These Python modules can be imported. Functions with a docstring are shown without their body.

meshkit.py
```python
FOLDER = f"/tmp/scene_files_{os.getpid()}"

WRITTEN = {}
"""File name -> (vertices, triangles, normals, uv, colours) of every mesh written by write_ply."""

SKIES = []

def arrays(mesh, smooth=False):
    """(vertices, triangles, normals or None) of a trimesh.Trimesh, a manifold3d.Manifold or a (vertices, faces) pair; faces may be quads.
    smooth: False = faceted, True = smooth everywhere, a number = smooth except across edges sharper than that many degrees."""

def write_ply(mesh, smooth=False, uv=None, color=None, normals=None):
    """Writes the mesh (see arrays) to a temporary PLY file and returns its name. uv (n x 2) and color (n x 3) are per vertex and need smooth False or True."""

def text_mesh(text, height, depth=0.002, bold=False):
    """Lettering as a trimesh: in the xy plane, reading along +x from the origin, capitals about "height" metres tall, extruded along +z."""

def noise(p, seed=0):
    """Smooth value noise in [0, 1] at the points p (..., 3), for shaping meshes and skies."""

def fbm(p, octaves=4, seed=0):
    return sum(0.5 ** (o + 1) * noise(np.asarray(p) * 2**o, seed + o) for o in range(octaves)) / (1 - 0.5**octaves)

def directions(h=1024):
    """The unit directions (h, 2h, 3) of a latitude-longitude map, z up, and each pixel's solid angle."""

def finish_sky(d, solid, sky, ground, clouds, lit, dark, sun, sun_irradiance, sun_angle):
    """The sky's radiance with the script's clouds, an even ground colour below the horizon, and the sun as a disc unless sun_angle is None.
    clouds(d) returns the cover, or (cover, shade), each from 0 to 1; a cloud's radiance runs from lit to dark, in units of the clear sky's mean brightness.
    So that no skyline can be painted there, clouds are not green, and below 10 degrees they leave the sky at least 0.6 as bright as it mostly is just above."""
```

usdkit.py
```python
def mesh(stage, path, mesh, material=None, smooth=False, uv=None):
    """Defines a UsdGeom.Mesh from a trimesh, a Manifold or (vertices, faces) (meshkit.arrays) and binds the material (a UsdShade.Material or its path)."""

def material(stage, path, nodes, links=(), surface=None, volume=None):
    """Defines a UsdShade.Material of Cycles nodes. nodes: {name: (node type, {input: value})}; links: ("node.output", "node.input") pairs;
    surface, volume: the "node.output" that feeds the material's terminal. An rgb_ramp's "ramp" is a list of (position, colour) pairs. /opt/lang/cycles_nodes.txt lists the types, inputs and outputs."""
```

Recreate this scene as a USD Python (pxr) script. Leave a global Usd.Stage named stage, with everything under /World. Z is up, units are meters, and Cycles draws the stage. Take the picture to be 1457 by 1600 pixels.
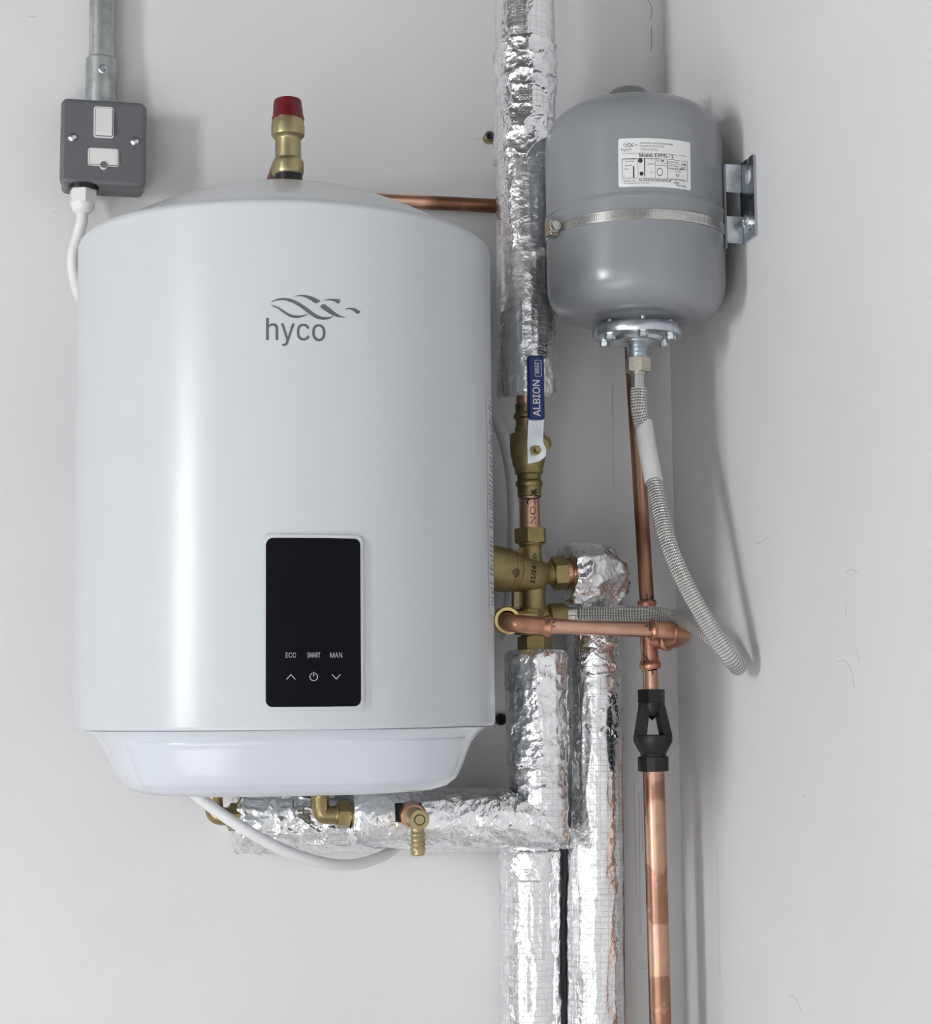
import math, random
import numpy as np, trimesh, manifold3d as m3
from shapely.geometry import Polygon, box as sbox, Point
from shapely import affinity
from shapely.ops import unary_union
from shapely.geometry.polygon import orient
import meshkit, usdkit
from meshkit import noise, fbm, text_mesh
from pxr import Usd, UsdGeom, UsdLux, UsdShade, Gf, Sdf

stage = Usd.Stage.CreateInMemory()
UsdGeom.SetStageUpAxis(stage, UsdGeom.Tokens.z)
UsdGeom.SetStageMetersPerUnit(stage, 1.0)
UsdGeom.Xform.Define(stage, '/World')
UsdGeom.Scope.Define(stage, '/World/Looks')
random.seed(7)
rng = np.random.default_rng(7)

# ------------------------------------------------------------------ camera
F = 2800.0                                   # focal length in pixels of the 1457 x 1600 frame
PITCH, YAW, ROLL = np.radians([6.034, 12.185, -0.581])
CAM = np.array([0, -1.848, 1.45])
_cy, _sy, _cp, _sp = math.cos(YAW), math.sin(YAW), math.cos(PITCH), math.sin(PITCH)
_f = np.array([_sy*_cp, _cy*_cp, _sp]); _r = np.array([_cy, -_sy, 0]); _u = np.cross(_r, _f)
RT = math.cos(ROLL)*_r + math.sin(ROLL)*_u
UP = -math.sin(ROLL)*_r + math.cos(ROLL)*_u
FW = _f
cam = UsdGeom.Camera.Define(stage, '/World/camera')
cam.AddTransformOp().Set(Gf.Matrix4d(*RT, 0, *UP, 0, *(-FW), 0, *CAM, 1))
cam.CreateHorizontalApertureAttr(36.0)
cam.CreateVerticalApertureAttr(36.0*1600/1457)
cam.CreateFocalLengthAttr(36.0*F/1457)
cam.CreateClippingRangeAttr(Gf.Vec2f(0.01, 100))
cam.CreateExposureAttr(0.0)

# ------------------------------------------------------------------ lights: the room's window, its glazed door, a weak even fill of the open room
WALL_X = 0.6305                               # the right-hand wall
LEFT_X, REAR_Y, TOP_Z = -3.0, -4.2, 2.75
WIN = (-2.58, -2.02, 1.25, 2.30)             # window opening in the left wall: y0, y1, z0, z1
DOOR = (-2.70, -0.70, 0.05, 1.80)             # glazed opening in the wall behind the camera: x0, x1, z0, z1
def rect_light(name, pos, target, w, h, power, color):
    L = UsdLux.RectLight.Define(stage, '/World/' + name)
    pos, d = np.array(pos, float), np.array(target, float) - np.array(pos, float)
    d /= np.linalg.norm(d); x = np.cross(d, [0, 0, 1.0]); x /= np.linalg.norm(x); y = np.cross(x, d)
    L.AddTransformOp().Set(Gf.Matrix4d(*x, 0, *y, 0, *(-d), 0, *pos, 1))
    L.CreateWidthAttr(w); L.CreateHeightAttr(h); L.CreateIntensityAttr(power); L.CreateColorAttr(Gf.Vec3f(*color))
    L.CreateNormalizeAttr(False)
    L.GetPrim().SetCustomDataByKey('kind', 'structure')
    return L
yc, zc = (WIN[0]+WIN[1])/2, (WIN[2]+WIN[3])/2
rect_light('window_daylight', (LEFT_X-0.02, yc, zc), (0, yc, zc), WIN[1]-WIN[0], WIN[3]-WIN[2], 43.0, (0.96, 0.98, 1.0))
xc, zd = (DOOR[0]+DOOR[1])/2, (DOOR[2]+DOOR[3])/2
rect_light('door_daylight', (xc, REAR_Y-0.02, zd), (xc, 0, zd), DOOR[1]-DOOR[0], DOOR[3]-DOOR[2], 0.6, (0.96, 0.98, 1.0))
sun = UsdLux.DistantLight.Define(stage, '/World/sun')    # falls through the glazed door onto the floor behind the camera
_sd = np.array([0.10, math.cos(math.radians(31)), -math.sin(math.radians(31))]); _sd /= np.linalg.norm(_sd)
_sx = np.cross(_sd, [0, 0, 1.0]); _sx /= np.linalg.norm(_sx); _sy2 = np.cross(_sx, _sd)
sun.AddTransformOp().Set(Gf.Matrix4d(*_sx, 0, *_sy2, 0, *(-_sd), 0, 0, 0, 5, 1))
sun.CreateIntensityAttr(7.5); sun.CreateNormalizeAttr(True); sun.CreateAngleAttr(0.53); sun.CreateColorAttr(Gf.Vec3f(1.0, 0.98, 0.96))
dome = UsdLux.DomeLight.Define(stage, '/World/sky_light')
dome.CreateIntensityAttr(0.30); dome.CreateColorAttr(Gf.Vec3f(0.97, 0.98, 1.0))

# ------------------------------------------------------------------ helpers: pixels to points, meshes, prims
def ray(px, py): return ((px-728.5)/F)*RT - ((py-800)/F)*UP + FW
def P(px, py, Y):                            # the point of the plane y = Y seen at that pixel
    d = ray(px, py); return CAM + d*(Y-CAM[1])/d[1]
def PX(px, py, X=WALL_X):                    # the point of the plane x = X seen at that pixel
    d = ray(px, py); return CAM + d*(X-CAM[0])/d[0]
def S(p): return F/float((np.asarray(p)-CAM) @ FW)    # pixels per metre there

def numbered(path):
    if not stage.GetPrimAtPath(path): return path
    k = 1
    while stage.GetPrimAtPath(f'{path}_{k:03d}'): k += 1
    return f'{path}_{k:03d}'
ORIGIN = {}
def tag(prim, label=None, cat=None, group=None, kind=None):
    for k, v in (('label', label), ('category', cat), ('group', group), ('kind', kind)):
        if v: prim.SetCustomDataByKey(k, v)
def thing(name, label, cat, loc=(0, 0, 0), group=None):
    path = numbered('/World/' + name)
    x = UsdGeom.Xform.Define(stage, path); x.AddTranslateOp().Set(Gf.Vec3d(*map(float, loc)))
    ORIGIN[path] = np.array(loc, float)
    tag(x.GetPrim(), label, cat, group)
    return path
def vf(mesh):
    if isinstance(mesh, list):
        vs, fs, o = [], [], 0
        for q in mesh:
            v, f = vf(q); vs.append(v); fs.append(f+o); o += len(v)
        return np.vstack(vs), np.vstack(fs)
    v, f, _ = meshkit.arrays(mesh, False); return v, f
def part(parent, name, mesh, mat, smooth=30, uv=None, label=None, kind=None):
    """one Mesh prim below parent (a thing or a part), its shape given in world coordinates"""
    v, f = vf(mesh)
    o = ORIGIN.get(parent, np.zeros(3))
    path = numbered(parent + '/' + name)
    m = usdkit.mesh(stage, path, (v-o, f), M[mat], smooth=smooth if uv is None else True, uv=uv)
    ORIGIN[path] = o
    tag(m.GetPrim(), label, None, None, kind)
    return path
def setting(name, mesh, mat, label=None, smooth=False):
    v, f = vf(mesh)
    m = usdkit.mesh(stage, '/World/' + name, (v, f), M[mat], smooth=smooth)
    tag(m.GetPrim(), label, None, None, 'structure'); ORIGIN['/World/' + name] = np.zeros(3)
    return '/World/' + name

def basis(d):
    d = np.asarray(d, float); d = d/np.linalg.norm(d)
    a = np.array([0, 0, 1.0]) if abs(d[2]) < .9 else np.array([0, -1.0, 0])
    x = np.cross(a, d); x /= np.linalg.norm(x); return x, np.cross(d, x), d
def place(mesh, o, d, rot=0.0, x=None):      # local z to direction d at o
    v, f = vf(mesh)
    bx, by, bz = basis(d)
    if x is not None:
        bx = np.asarray(x, float); bx = bx - bz*(bx @ bz); bx /= np.linalg.norm(bx); by = np.cross(bz, bx)
    c, s = math.cos(rot), math.sin(rot)
    X, Y = c*bx + s*by, -s*bx + c*by
    return np.asarray(o) + v[:, :1]*X + v[:, 1:2]*Y + v[:, 2:3]*bz, f
def boxm(lo, hi, bev=0.0):
    lo, hi = np.minimum(lo, hi), np.maximum(lo, hi)
    if bev <= 0:
        m = trimesh.creation.box(hi-lo); m.apply_translation((lo+hi)/2); return vf(m)
    b = []
    for i in range(3):
        e = np.full(3, bev); e[i] = 0
        b.append(m3.Manifold.cube(list(hi-lo-2*e)).translate(list(lo+e)))
    return vf(m3.Manifold.batch_hull(b))
def lathe(prof, o, d, n=48, uv=False, arc=None):
    """prof: (radius, distance along d); r = 0 closes an end"""
    prof = np.array(prof, float); k = len(prof)
    a = np.linspace(0, 2*np.pi, n+1)[:-1] if arc is None else np.linspace(*arc, n)
    bx, by, bz = basis(d)
    ring = np.cos(a)[:, None]*bx + np.sin(a)[:, None]*by
    v = (np.asarray(o) + prof[:, 1][:, None, None]*bz + prof[:, 0][:, None, None]*ring[None]).reshape(-1, 3)
    f = []
    m = len(a)
    for i in range(k-1):
        for j in range(m if arc is None else m-1):
            q, w = i*m+j, i*m+(j+1) % m
            f += [(q, w, w+m), (q, w+m, q+m)]
    t = trimesh.Trimesh(v, np.array(f), process=True)
    return vf(t)
def axis(x0, y0, Y0, x1, y1, Y1=None):
    a, b = P(x0, y0, Y0), P(x1, y1, Y0 if Y1 is None else Y1)
    L = math.hypot(x1-x0, y1-y0) or 1
    return a, b, np.linalg.norm(b-a)/L, S((a+b)/2)
def plathe(x0, y0, x1, y1, Y, prof, Y1=None, n=48):
    """a lathe along the line between two pixels of the plane y = Y; prof in pixels (radius, distance from the first)"""
    a, b, k, s = axis(x0, y0, Y, x1, y1, Y1)
    return lathe([(r/s, t*k) for r, t in prof], a, b-a, n)
def prism(nsides, r, h, chamfer=0.12, rot=0.0, hole=0.0):
    pts = [(r*math.cos(2*math.pi*i/nsides+rot), r*math.sin(2*math.pi*i/nsides+rot)) for i in range(nsides)]
    m = m3.CrossSection([pts]).extrude(h)
    c = chamfer*r
    cone = m3.CrossSection([[(0, 0), (r-c, 0), (r+.02*r, c*.62), (r+.02*r, h-c*.62), (r-c, h), (0, h)]]).revolve(48)
    m = m ^ cone
    if hole: m = m - m3.Manifold.cylinder(h*3, hole, hole, 40).translate([0, 0, -h])
    return vf(m)
def phex(x0, y0, x1, y1, Y, rpx, Y1=None, rot=0.0, nsides=6, ch=.12):
    a, b, k, s = axis(x0, y0, Y, x1, y1, Y1)
    return place(prism(nsides, rpx/s, np.linalg.norm(b-a), ch), a, b-a, rot, x=(1, 0, 0) if abs((b-a)[2]) > abs((b-a)[0]) else (0, 0, 1))
def smooth_path(pts, step=0.004):
    pts = np.array(pts, float)
    if len(pts) == 2: c = pts
    else:
        q = np.vstack([2*pts[0]-pts[1], pts, 2*pts[-1]-pts[-2]]); out = []
        for i in range(1, len(q)-2):
            t0, t1, t2, t3 = [0] + list(np.cumsum([math.sqrt(np.linalg.norm(q[i+j]-q[i+j-1]))+1e-9 for j in (0, 1, 2)]))
            for t in np.linspace(t1, t2, 14)[:-1]:
                A1 = (t1-t)/(t1-t0)*q[i-1] + (t-t0)/(t1-t0)*q[i]; A2 = (t2-t)/(t2-t1)*q[i] + (t-t1)/(t2-t1)*q[i+1]; A3 = (t3-t)/(t3-t2)*q[i+1] + (t-t2)/(t3-t2)*q[i+2]
                B1 = (t2-t)/(t2-t0)*A1 + (t-t0)/(t2-t0)*A2; B2 = (t3-t)/(t3-t1)*A2 + (t-t1)/(t3-t1)*A3
                out.append((t2-t)/(t2-t1)*B1 + (t-t1)/(t2-t1)*B2)
        c = np.array(out + [pts[-1]])
    s = np.r_[0, np.cumsum(np.linalg.norm(np.diff(c, axis=0), axis=1))]
    n = max(2, int(s[-1]/step)+1)
    t = np.linspace(0, s[-1], n)
    return np.stack([np.interp(t, s, c[:, i]) for i in range(3)], 1)
def round_corner(pts, rad, n=8):
    """polyline with its corners rounded"""
    pts = [np.array(p, float) for p in pts]; out = [pts[0]]
    for a, b, c in zip(pts, pts[1:], pts[2:]):
        u, w = (a-b)/np.linalg.norm(a-b), (c-b)/np.linalg.norm(c-b)
        th = math.acos(np.clip(u @ w, -1, 1)); t = min(rad/math.tan(th/2), .49*np.linalg.norm(a-b), .49*np.linalg.norm(c-b)); R_ = t*math.tan(th/2)
        m = (u+w)/np.linalg.norm(u+w); cen = b + m*R_/math.sin(th/2)
        p0, p1 = b+u*t-cen, b+w*t-cen; ang = math.acos(np.clip(p0 @ p1/R_**2, -1, 1))
        for s in np.linspace(0, 1, n):
            out.append(cen + (math.sin((1-s)*ang)*p0 + math.sin(s*ang)*p1)/math.sin(ang))
    return np.array(out + [pts[-1]])
def resample(path, step):
    s = np.r_[0, np.cumsum(np.linalg.norm(np.diff(path, axis=0), axis=1))]
    t = np.linspace(0, s[-1], max(2, int(s[-1]/step)+1))
    return np.stack([np.interp(t, s, path[:, i]) for i in range(3)], 1)
def sweep(path, r, n=20, cap=True, ref=None):
    """tube along a path; r a number or one per point. Returns vertices, faces, uv (metres round, metres along), radial directions"""
    path = np.asarray(path, float); k = len(path)
    r = np.full(k, r) if np.ndim(r) == 0 else np.asarray(r)
    t = np.gradient(path, axis=0); t /= np.linalg.norm(t, axis=1, keepdims=True)
    x = np.array(ref, float) if ref is not None else basis(t[0])[0]
    xs = []
    for i in range(k):
        x = x - t[i]*(x @ t[i]); x /= np.linalg.norm(x); xs.append(x.copy())
    xs = np.array(xs); ys = np.cross(t, xs)
    a = np.linspace(0, 2*np.pi, n+1)
    rad = np.cos(a)[None, :, None]*xs[:, None] + np.sin(a)[None, :, None]*ys[:, None]
    v = path[:, None] + rad*r[:, None, None]
    s = np.r_[0, np.cumsum(np.linalg.norm(np.diff(path, axis=0), axis=1))]
    uv = np.stack(np.broadcast_arrays(a[None]*np.max(r), s[:, None]), -1)
    i, j = np.meshgrid(np.arange(k-1), np.arange(n), indexing='ij'); q = (i*(n+1)+j).ravel()
    f = np.vstack([np.stack([q, q+1, q+n+2], 1), np.stack([q, q+n+2, q+n+1], 1)])
    return v, f, uv, rad
def tube(path, r, n=20, cap=True):
    v, f, uv, _ = sweep(path, r, n)
    k = len(v); v2 = v.reshape(-1, 3)
    if cap:
        v2 = np.vstack([v2, path[0], path[-1]]); a, b = len(v2)-2, len(v2)-1
        j = np.arange(n); e = (k-1)*(n+1)
        f = np.vstack([f, np.stack([np.full(n, a), j+1, j], 1), np.stack([np.full(n, b), e+j, e+j+1], 1)])
    t = trimesh.Trimesh(v2, f, process=False); t.merge_vertices(); return vf(t)
def thick_plate(poly, depth, edge=None):
    m = trimesh.creation.extrude_polygon(poly, depth, engine='earcut')
    if edge:
        v, f = trimesh.remesh.subdivide_to_size(m.vertices, m.faces, edge); m = trimesh.Trimesh(v, f); m.merge_vertices()
    return vf(m)
def rrect(w, h, r, cx=0, cy=0):
    return orient(sbox(cx-w/2+r, cy-h/2+r, cx+w/2-r, cy+h/2-r).buffer(r, quad_segs=6))
def smooth_poly(pts, k=12, closed=True):
    pts = np.array(pts, float); n = len(pts); out = []
    for i in range(n):
        p0, p1, p2, p3 = pts[i-1], pts[i], pts[(i+1) % n], pts[(i+2) % n]
        for t in np.linspace(0, 1, k, endpoint=False):
            out.append(.5*((2*p1) + (-p0+p2)*t + (2*p0-5*p1+4*p2-p3)*t*t + (-p0+3*p1-3*p2+p3)*t**3))
    return np.array(out)

# ------------------------------------------------------------------ materials
M = {}
def mat(name, nodes, links, surface='p.BSDF'):
    M[name] = usdkit.material(stage, '/World/Looks/' + name, nodes, links, surface=surface)
def plain(name, color, rough=.5, metal=0.0, **kw):
    mat(name, {'p': ('principled_bsdf', {'base_color': color, 'roughness': rough, 'metallic': metal, **kw})}, [])
def mottled(name, c0, c1, rough0, rough1, metal, scale, bump=0.0, bscale=None, lo=.35, hi=.65, detail=4, stretch=(1, 1, 1), **kw):
    nodes = {'g': ('geometry', {}), 'mp': ('mapping', {'scale': stretch}), 'n': ('noise_texture', {'scale': scale, 'detail': detail}),
             'c': ('rgb_ramp', {'ramp': [(lo, c0), (hi, c1)]}), 'r': ('rgb_ramp', {'ramp': [(lo, (rough0,)*3), (hi, (rough1,)*3)]}),
             'b2': ('rgb_to_bw', {}), 'p': ('principled_bsdf', {'metallic': metal, **kw})}
    links = [('g.position', 'mp.vector'), ('mp.vector', 'n.vector'), ('n.fac', 'c.fac'), ('n.fac', 'r.fac'), ('c.color', 'p.base_color'), ('r.color', 'b2.color'), ('b2.val', 'p.roughness')]
    if bump:
        nodes['nb'] = ('noise_texture', {'scale': bscale or scale*4, 'detail': 4}); nodes['b'] = ('bump', {'strength': bump, 'distance': .001})
        links += [('g.position', 'nb.vector'), ('nb.fac', 'b.height'), ('b.normal', 'p.normal')]
    mat(name, nodes, links)
mottled('wall_paint', (.66, .655, .66), (.70, .695, .70), .62, .5, 0, 3.0, bump=.12, bscale=90)
mottled('concrete', (.66, .655, .65), (.72, .715, .71), .6, .5, 0, 4.0)
plain('ceiling_paint', (.09, .09, .09), .8)
plain('white_frame', (.8, .8, .8), .4)
plain('heater_white', (.545, .573, .588), .27, 0.0, specular_ior_level=.3)
plain('heater_plastic', (.565, .60, .64), .2)
plain('panel_black', (.004, .004, .006), .35, specular_ior_level=.08)
plain('panel_print', (.42, .42, .42), .6)
plain('logo_grey', (.10, .115, .12), .45)
plain('cap_plastic', (.66, .68, .69), .22)
plain('label_white', (.70, .71, .71), .45)
plain('print_black', (.025, .025, .03), .6)
plain('print_grey', (.12, .12, .13), .6)
plain('label_pale', (.58, .60, .61), .4)
plain('cap_grey', (.15, .16, .155), .3)
plain('cast_dark', (.03, .022, .008), .7)
plain('label_print', (.27, .27, .28), .6)
plain('red_plastic', (.13, .0025, .007), .38)
plain('black_plastic', (.008, .008, .008), .38)
plain('dark_gap', (.006, .006, .006), .8)
plain('marker', (.008, .008, .012), .45)
plain('blue_grip', (.003, .022, .16), .35)
plain('white_plastic', (.72, .71, .70), .38)
plain('cable_white', (.70, .70, .71), .4)
plain('sleeve_white', (.66, .66, .655), .45)
plain('pencil', (.30, .29, .29), .8)
plain('stain_brown', (.36, .31, .25), .8)
plain('blue_plug', (.01, .015, .06), .4)
mottled('box_grey', (.115, .12, .127), (.125, .13, .137), .42, .36, 0, 400, bump=.05, bscale=900)
mottled('vessel_grey', (.235, .245, .26), (.25, .26, .275), .30, .25, 0, 30, bump=.12, bscale=120, coat_weight=.15, coat_roughness=.16)
mottled('galvanised', (.36, .38, .38), (.56, .58, .58), .48, .36, .85, 55, bump=.15, bscale=200)
mottled('zinc_plate', (.55, .60, .64), (.72, .77, .80), .34, .22, 1.0, 40, bump=.05)
mottled('dark_zinc', (.42, .46, .50), (.55, .59, .62), .28, .2, 1.0, 40)
mottled('stainless', (.56, .55, .52), (.68, .67, .64), .3, .24, 1.0, 60)
plain('bright_steel', (.75, .76, .77), .2, 1.0)
mottled('nickel', (.52, .49, .40), (.62, .58, .49), .32, .26, 1.0, 80)
mottled('brass_cast', (.30, .24, .105), (.37, .30, .14), .5, .42, .85, 60, bump=.2, bscale=500)
mottled('brass', (.27, .21, .10), (.39, .31, .16), .38, .28, 1.0, 50)
mottled('brass_bright', (.60, .47, .20), (.72, .58, .27), .28, .22, 1.0, 50)
mottled('brass_pale', (.37, .31, .17), (.46, .39, .22), .42, .34, .9, 60, bump=.1, bscale=500)
mottled('copper', (.58, .33, .23), (.74, .46, .345), .36, .24, 1.0, 22, lo=.3, hi=.7, stretch=(1, 1, .45))
mottled('copper_old', (.26, .13, .08), (.80, .47, .32), .44, .28, 1.0, 12, lo=.40, hi=.53, stretch=(1, 1, .3), detail=3)
mottled('copper_fitting', (.40, .19, .12), (.68, .36, .25), .42, .28, 1.0, 60, lo=.3, hi=.65)

mat('copper_tarnish', {'g': ('geometry', {}), 'n': ('noise_texture', {'scale': 26, 'detail': 3, 'roughness': .45}), 'n2': ('noise_texture', {'scale': 90, 'detail': 4}), 'c': ('rgb_ramp', {'ramp': [(0, (.74, .47, .34)), (.52, (.70, .42, .30)), (.56, (.44, .24, .16)), (1, (.36, .19, .13))]}),
    'm': ('mix', {'mix_type': 'multiply', 'fac': .35}), 'p': ('principled_bsdf', {'metallic': 1.0, 'roughness': .33})},
    [('g.position', 'n.vector'), ('g.position', 'n2.vector'), ('n.fac', 'c.fac'), ('c.color', 'm.color1'), ('n2.color', 'm.color2'), ('m.color', 'p.base_color')])
def foil(name, grid, line, wob):
    """aluminium foil facing, creased into small facets; grid = the reinforcing scrim's spacing in metres (0: plain tape)"""
    nodes = {'uv': ('texture_coordinate', {}), 'g': ('geometry', {}),
             'w': ('noise_texture', {'scale': 60, 'detail': 2}), 'wa': ('vector_math', {'math_type': 'multiply_add', 'vector2': (.012, .012, .012)}),
             'v1': ('voronoi_texture', {'scale': 130, 'feature': 'f1'}), 'v2': ('voronoi_texture', {'scale': 330, 'feature': 'f1'}), 'ad': ('math', {'math_type': 'multiply_add', 'value2': .4}),
             'n2': ('noise_texture', {'scale': 45, 'detail': 3}), 'r': ('map_range', {'from_min': .3, 'from_max': .7, 'to_min': .12, 'to_max': .26}),
             'b': ('bump', {'strength': wob, 'distance': .0018}),
             'p': ('principled_bsdf', {'metallic': 1.0, 'base_color': (.89, .90, .91)})}
    links = [('g.position', 'w.vector'), ('w.color', 'wa.vector1'), ('g.position', 'wa.vector3'), ('wa.vector', 'v1.vector'), ('wa.vector', 'v2.vector'), ('v2.distance', 'ad.value1'), ('v1.distance', 'ad.value3'),
             ('g.position', 'n2.vector'), ('n2.fac', 'r.value'), ('r.result', 'p.roughness'), ('ad.value', 'b.height')]
    if grid:
        nodes['br'] = ('brick_texture', {'offset': 0.0, 'squash': 1.0, 'scale': 1.0, 'brick_width': grid*1.25, 'row_height': grid, 'mortar_size': .00022, 'mortar_smooth': .5,
                                         'color1': (.90, .91, .92), 'color2': (.86, .87, .88), 'mortar': line})
        nodes['b2'] = ('bump', {'strength': .4, 'distance': .0006, 'invert': True})
        links += [('uv.UV', 'br.vector'), ('br.color', 'p.base_color'), ('br.fac', 'b2.height'), ('b.normal', 'b2.normal'), ('b2.normal', 'p.normal')]
    else:
        links += [('b.normal', 'p.normal')]
    mat(name, nodes, links)
foil('foil_grid', .0056, (.68, .68, .69), .25)
foil('foil_tape', 0, None, .5)
def braid(name, c0, c1, k):
    nodes = {'uv': ('texture_coordinate', {}), 'd1': ('vector_math', {'math_type': 'dot_product', 'vector2': (k, k*.62, 0)}), 'd2': ('vector_math', {'math_type': 'dot_product', 'vector2': (k, -k*.62, 0)}),
             's1': ('math', {'math_type': 'sine'}), 's2': ('math', {'math_type': 'sine'}), 'mu': ('math', {'math_type': 'multiply'}),
             'mr': ('map_range', {'from_min': -1.0, 'from_max': 1.0}), 'c': ('rgb_ramp', {'ramp': [(0.15, c0), (.6, c1)]}),
             'b': ('bump', {'strength': .9, 'distance': .0012}), 'p': ('principled_bsdf', {'metallic': .9, 'roughness': .34})}
    links = [('uv.UV', 'd1.vector1'), ('uv.UV', 'd2.vector1'), ('d1.value', 's1.value1'), ('d2.value', 's2.value1'), ('s1.value', 'mu.value1'), ('s2.value', 'mu.value2'), ('mu.value', 'mr.value'),
             ('mr.result', 'c.fac'), ('c.color', 'p.base_color'), ('mr.result', 'b.height'), ('b.normal', 'p.normal')]
    mat(name, nodes, links)
braid('hose_braid', (.16, .155, .15), (.80, .79, .77), 2*math.pi/.0034)
mat('pane_glass', {'t': ('transparent_bsdf', {}), 'g': ('glossy_bsdf', {'roughness': .02}), 'f': ('fresnel', {'IOR': 1.45}), 'm': ('mix_closure', {})},
    [('f.fac', 'm.fac'), ('t.BSDF', 'm.closure1'), ('g.BSDF', 'm.closure2')], surface='m.closure')

# ------------------------------------------------------------------ the room
T = .12
wall_back = setting('wall_back', boxm((LEFT_X-T, 0, 0), (WALL_X+T, T, TOP_Z)), 'wall_paint')
wall_right = setting('wall_right', boxm((WALL_X, REAR_Y-T, 0), (WALL_X+T, 0, TOP_Z)), 'wall_paint')
y0, y1, z0, z1 = WIN
setting('wall_left', [boxm((LEFT_X-T, REAR_Y, 0), (LEFT_X, y0, TOP_Z)), boxm((LEFT_X-T, y1, 0), (LEFT_X, 0, TOP_Z)), boxm((LEFT_X-T, y0, 0), (LEFT_X, y1, z0)), boxm((LEFT_X-T, y0, z1), (LEFT_X, y1, TOP_Z))], 'wall_paint')
x0, x1, d0, d1 = DOOR
setting('wall_front', [boxm((LEFT_X-T, REAR_Y-T, 0), (x0, REAR_Y, TOP_Z)), boxm((x1, REAR_Y-T, 0), (WALL_X, REAR_Y, TOP_Z)), boxm((x0, REAR_Y-T, 0), (x1, REAR_Y, d0)), boxm((x0, REAR_Y-T, d1), (x1, REAR_Y, TOP_Z))], 'wall_paint')
setting('floor', boxm((LEFT_X-T, REAR_Y-T, -.1), (WALL_X+T, T, 0)), 'concrete')
setting('ceiling', boxm((LEFT_X-T, REAR_Y-T, TOP_Z), (WALL_X+T, T, TOP_Z+.1)), 'ceiling_paint')
w = setting('window_1', [boxm((LEFT_X-.10, y0, z0), (LEFT_X-.04, y0+.04, z1)), boxm((LEFT_X-.10, y1-.04, z0), (LEFT_X-.04, y1, z1)), boxm((LEFT_X-.10, y0, z0), (LEFT_X-.04, y1, z0+.04)), boxm((LEFT_X-.10, y0, z1-.04), (LEFT_X-.04, y1, z1))], 'white_frame')
part(w, 'pane', boxm((LEFT_X-.08, y0+.04, z0+.04), (LEFT_X-.074, y1-.04, z1-.04)), 'pane_glass', smooth=False)
w = setting('door_1', [boxm((x0, REAR_Y-.10, d0), (x0+.06, REAR_Y-.04, d1)), boxm((x1-.06, REAR_Y-.10, d0), (x1, REAR_Y-.04, d1)), boxm((x0, REAR_Y-.10, d0), (x1, REAR_Y-.04, d0+.06)), boxm((x0, REAR_Y-.10, d1-.06), (x1, REAR_Y-.04, d1)), boxm(((x0+x1)/2-.04, REAR_Y-.10, d0), ((x0+x1)/2+.04, REAR_Y-.04, d1))], 'white_frame')
part(w, 'pane', boxm((x0+.06, REAR_Y-.08, d0+.06), (x1-.06, REAR_Y-.074, d1-.06)), 'pane_glass', smooth=False)

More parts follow.
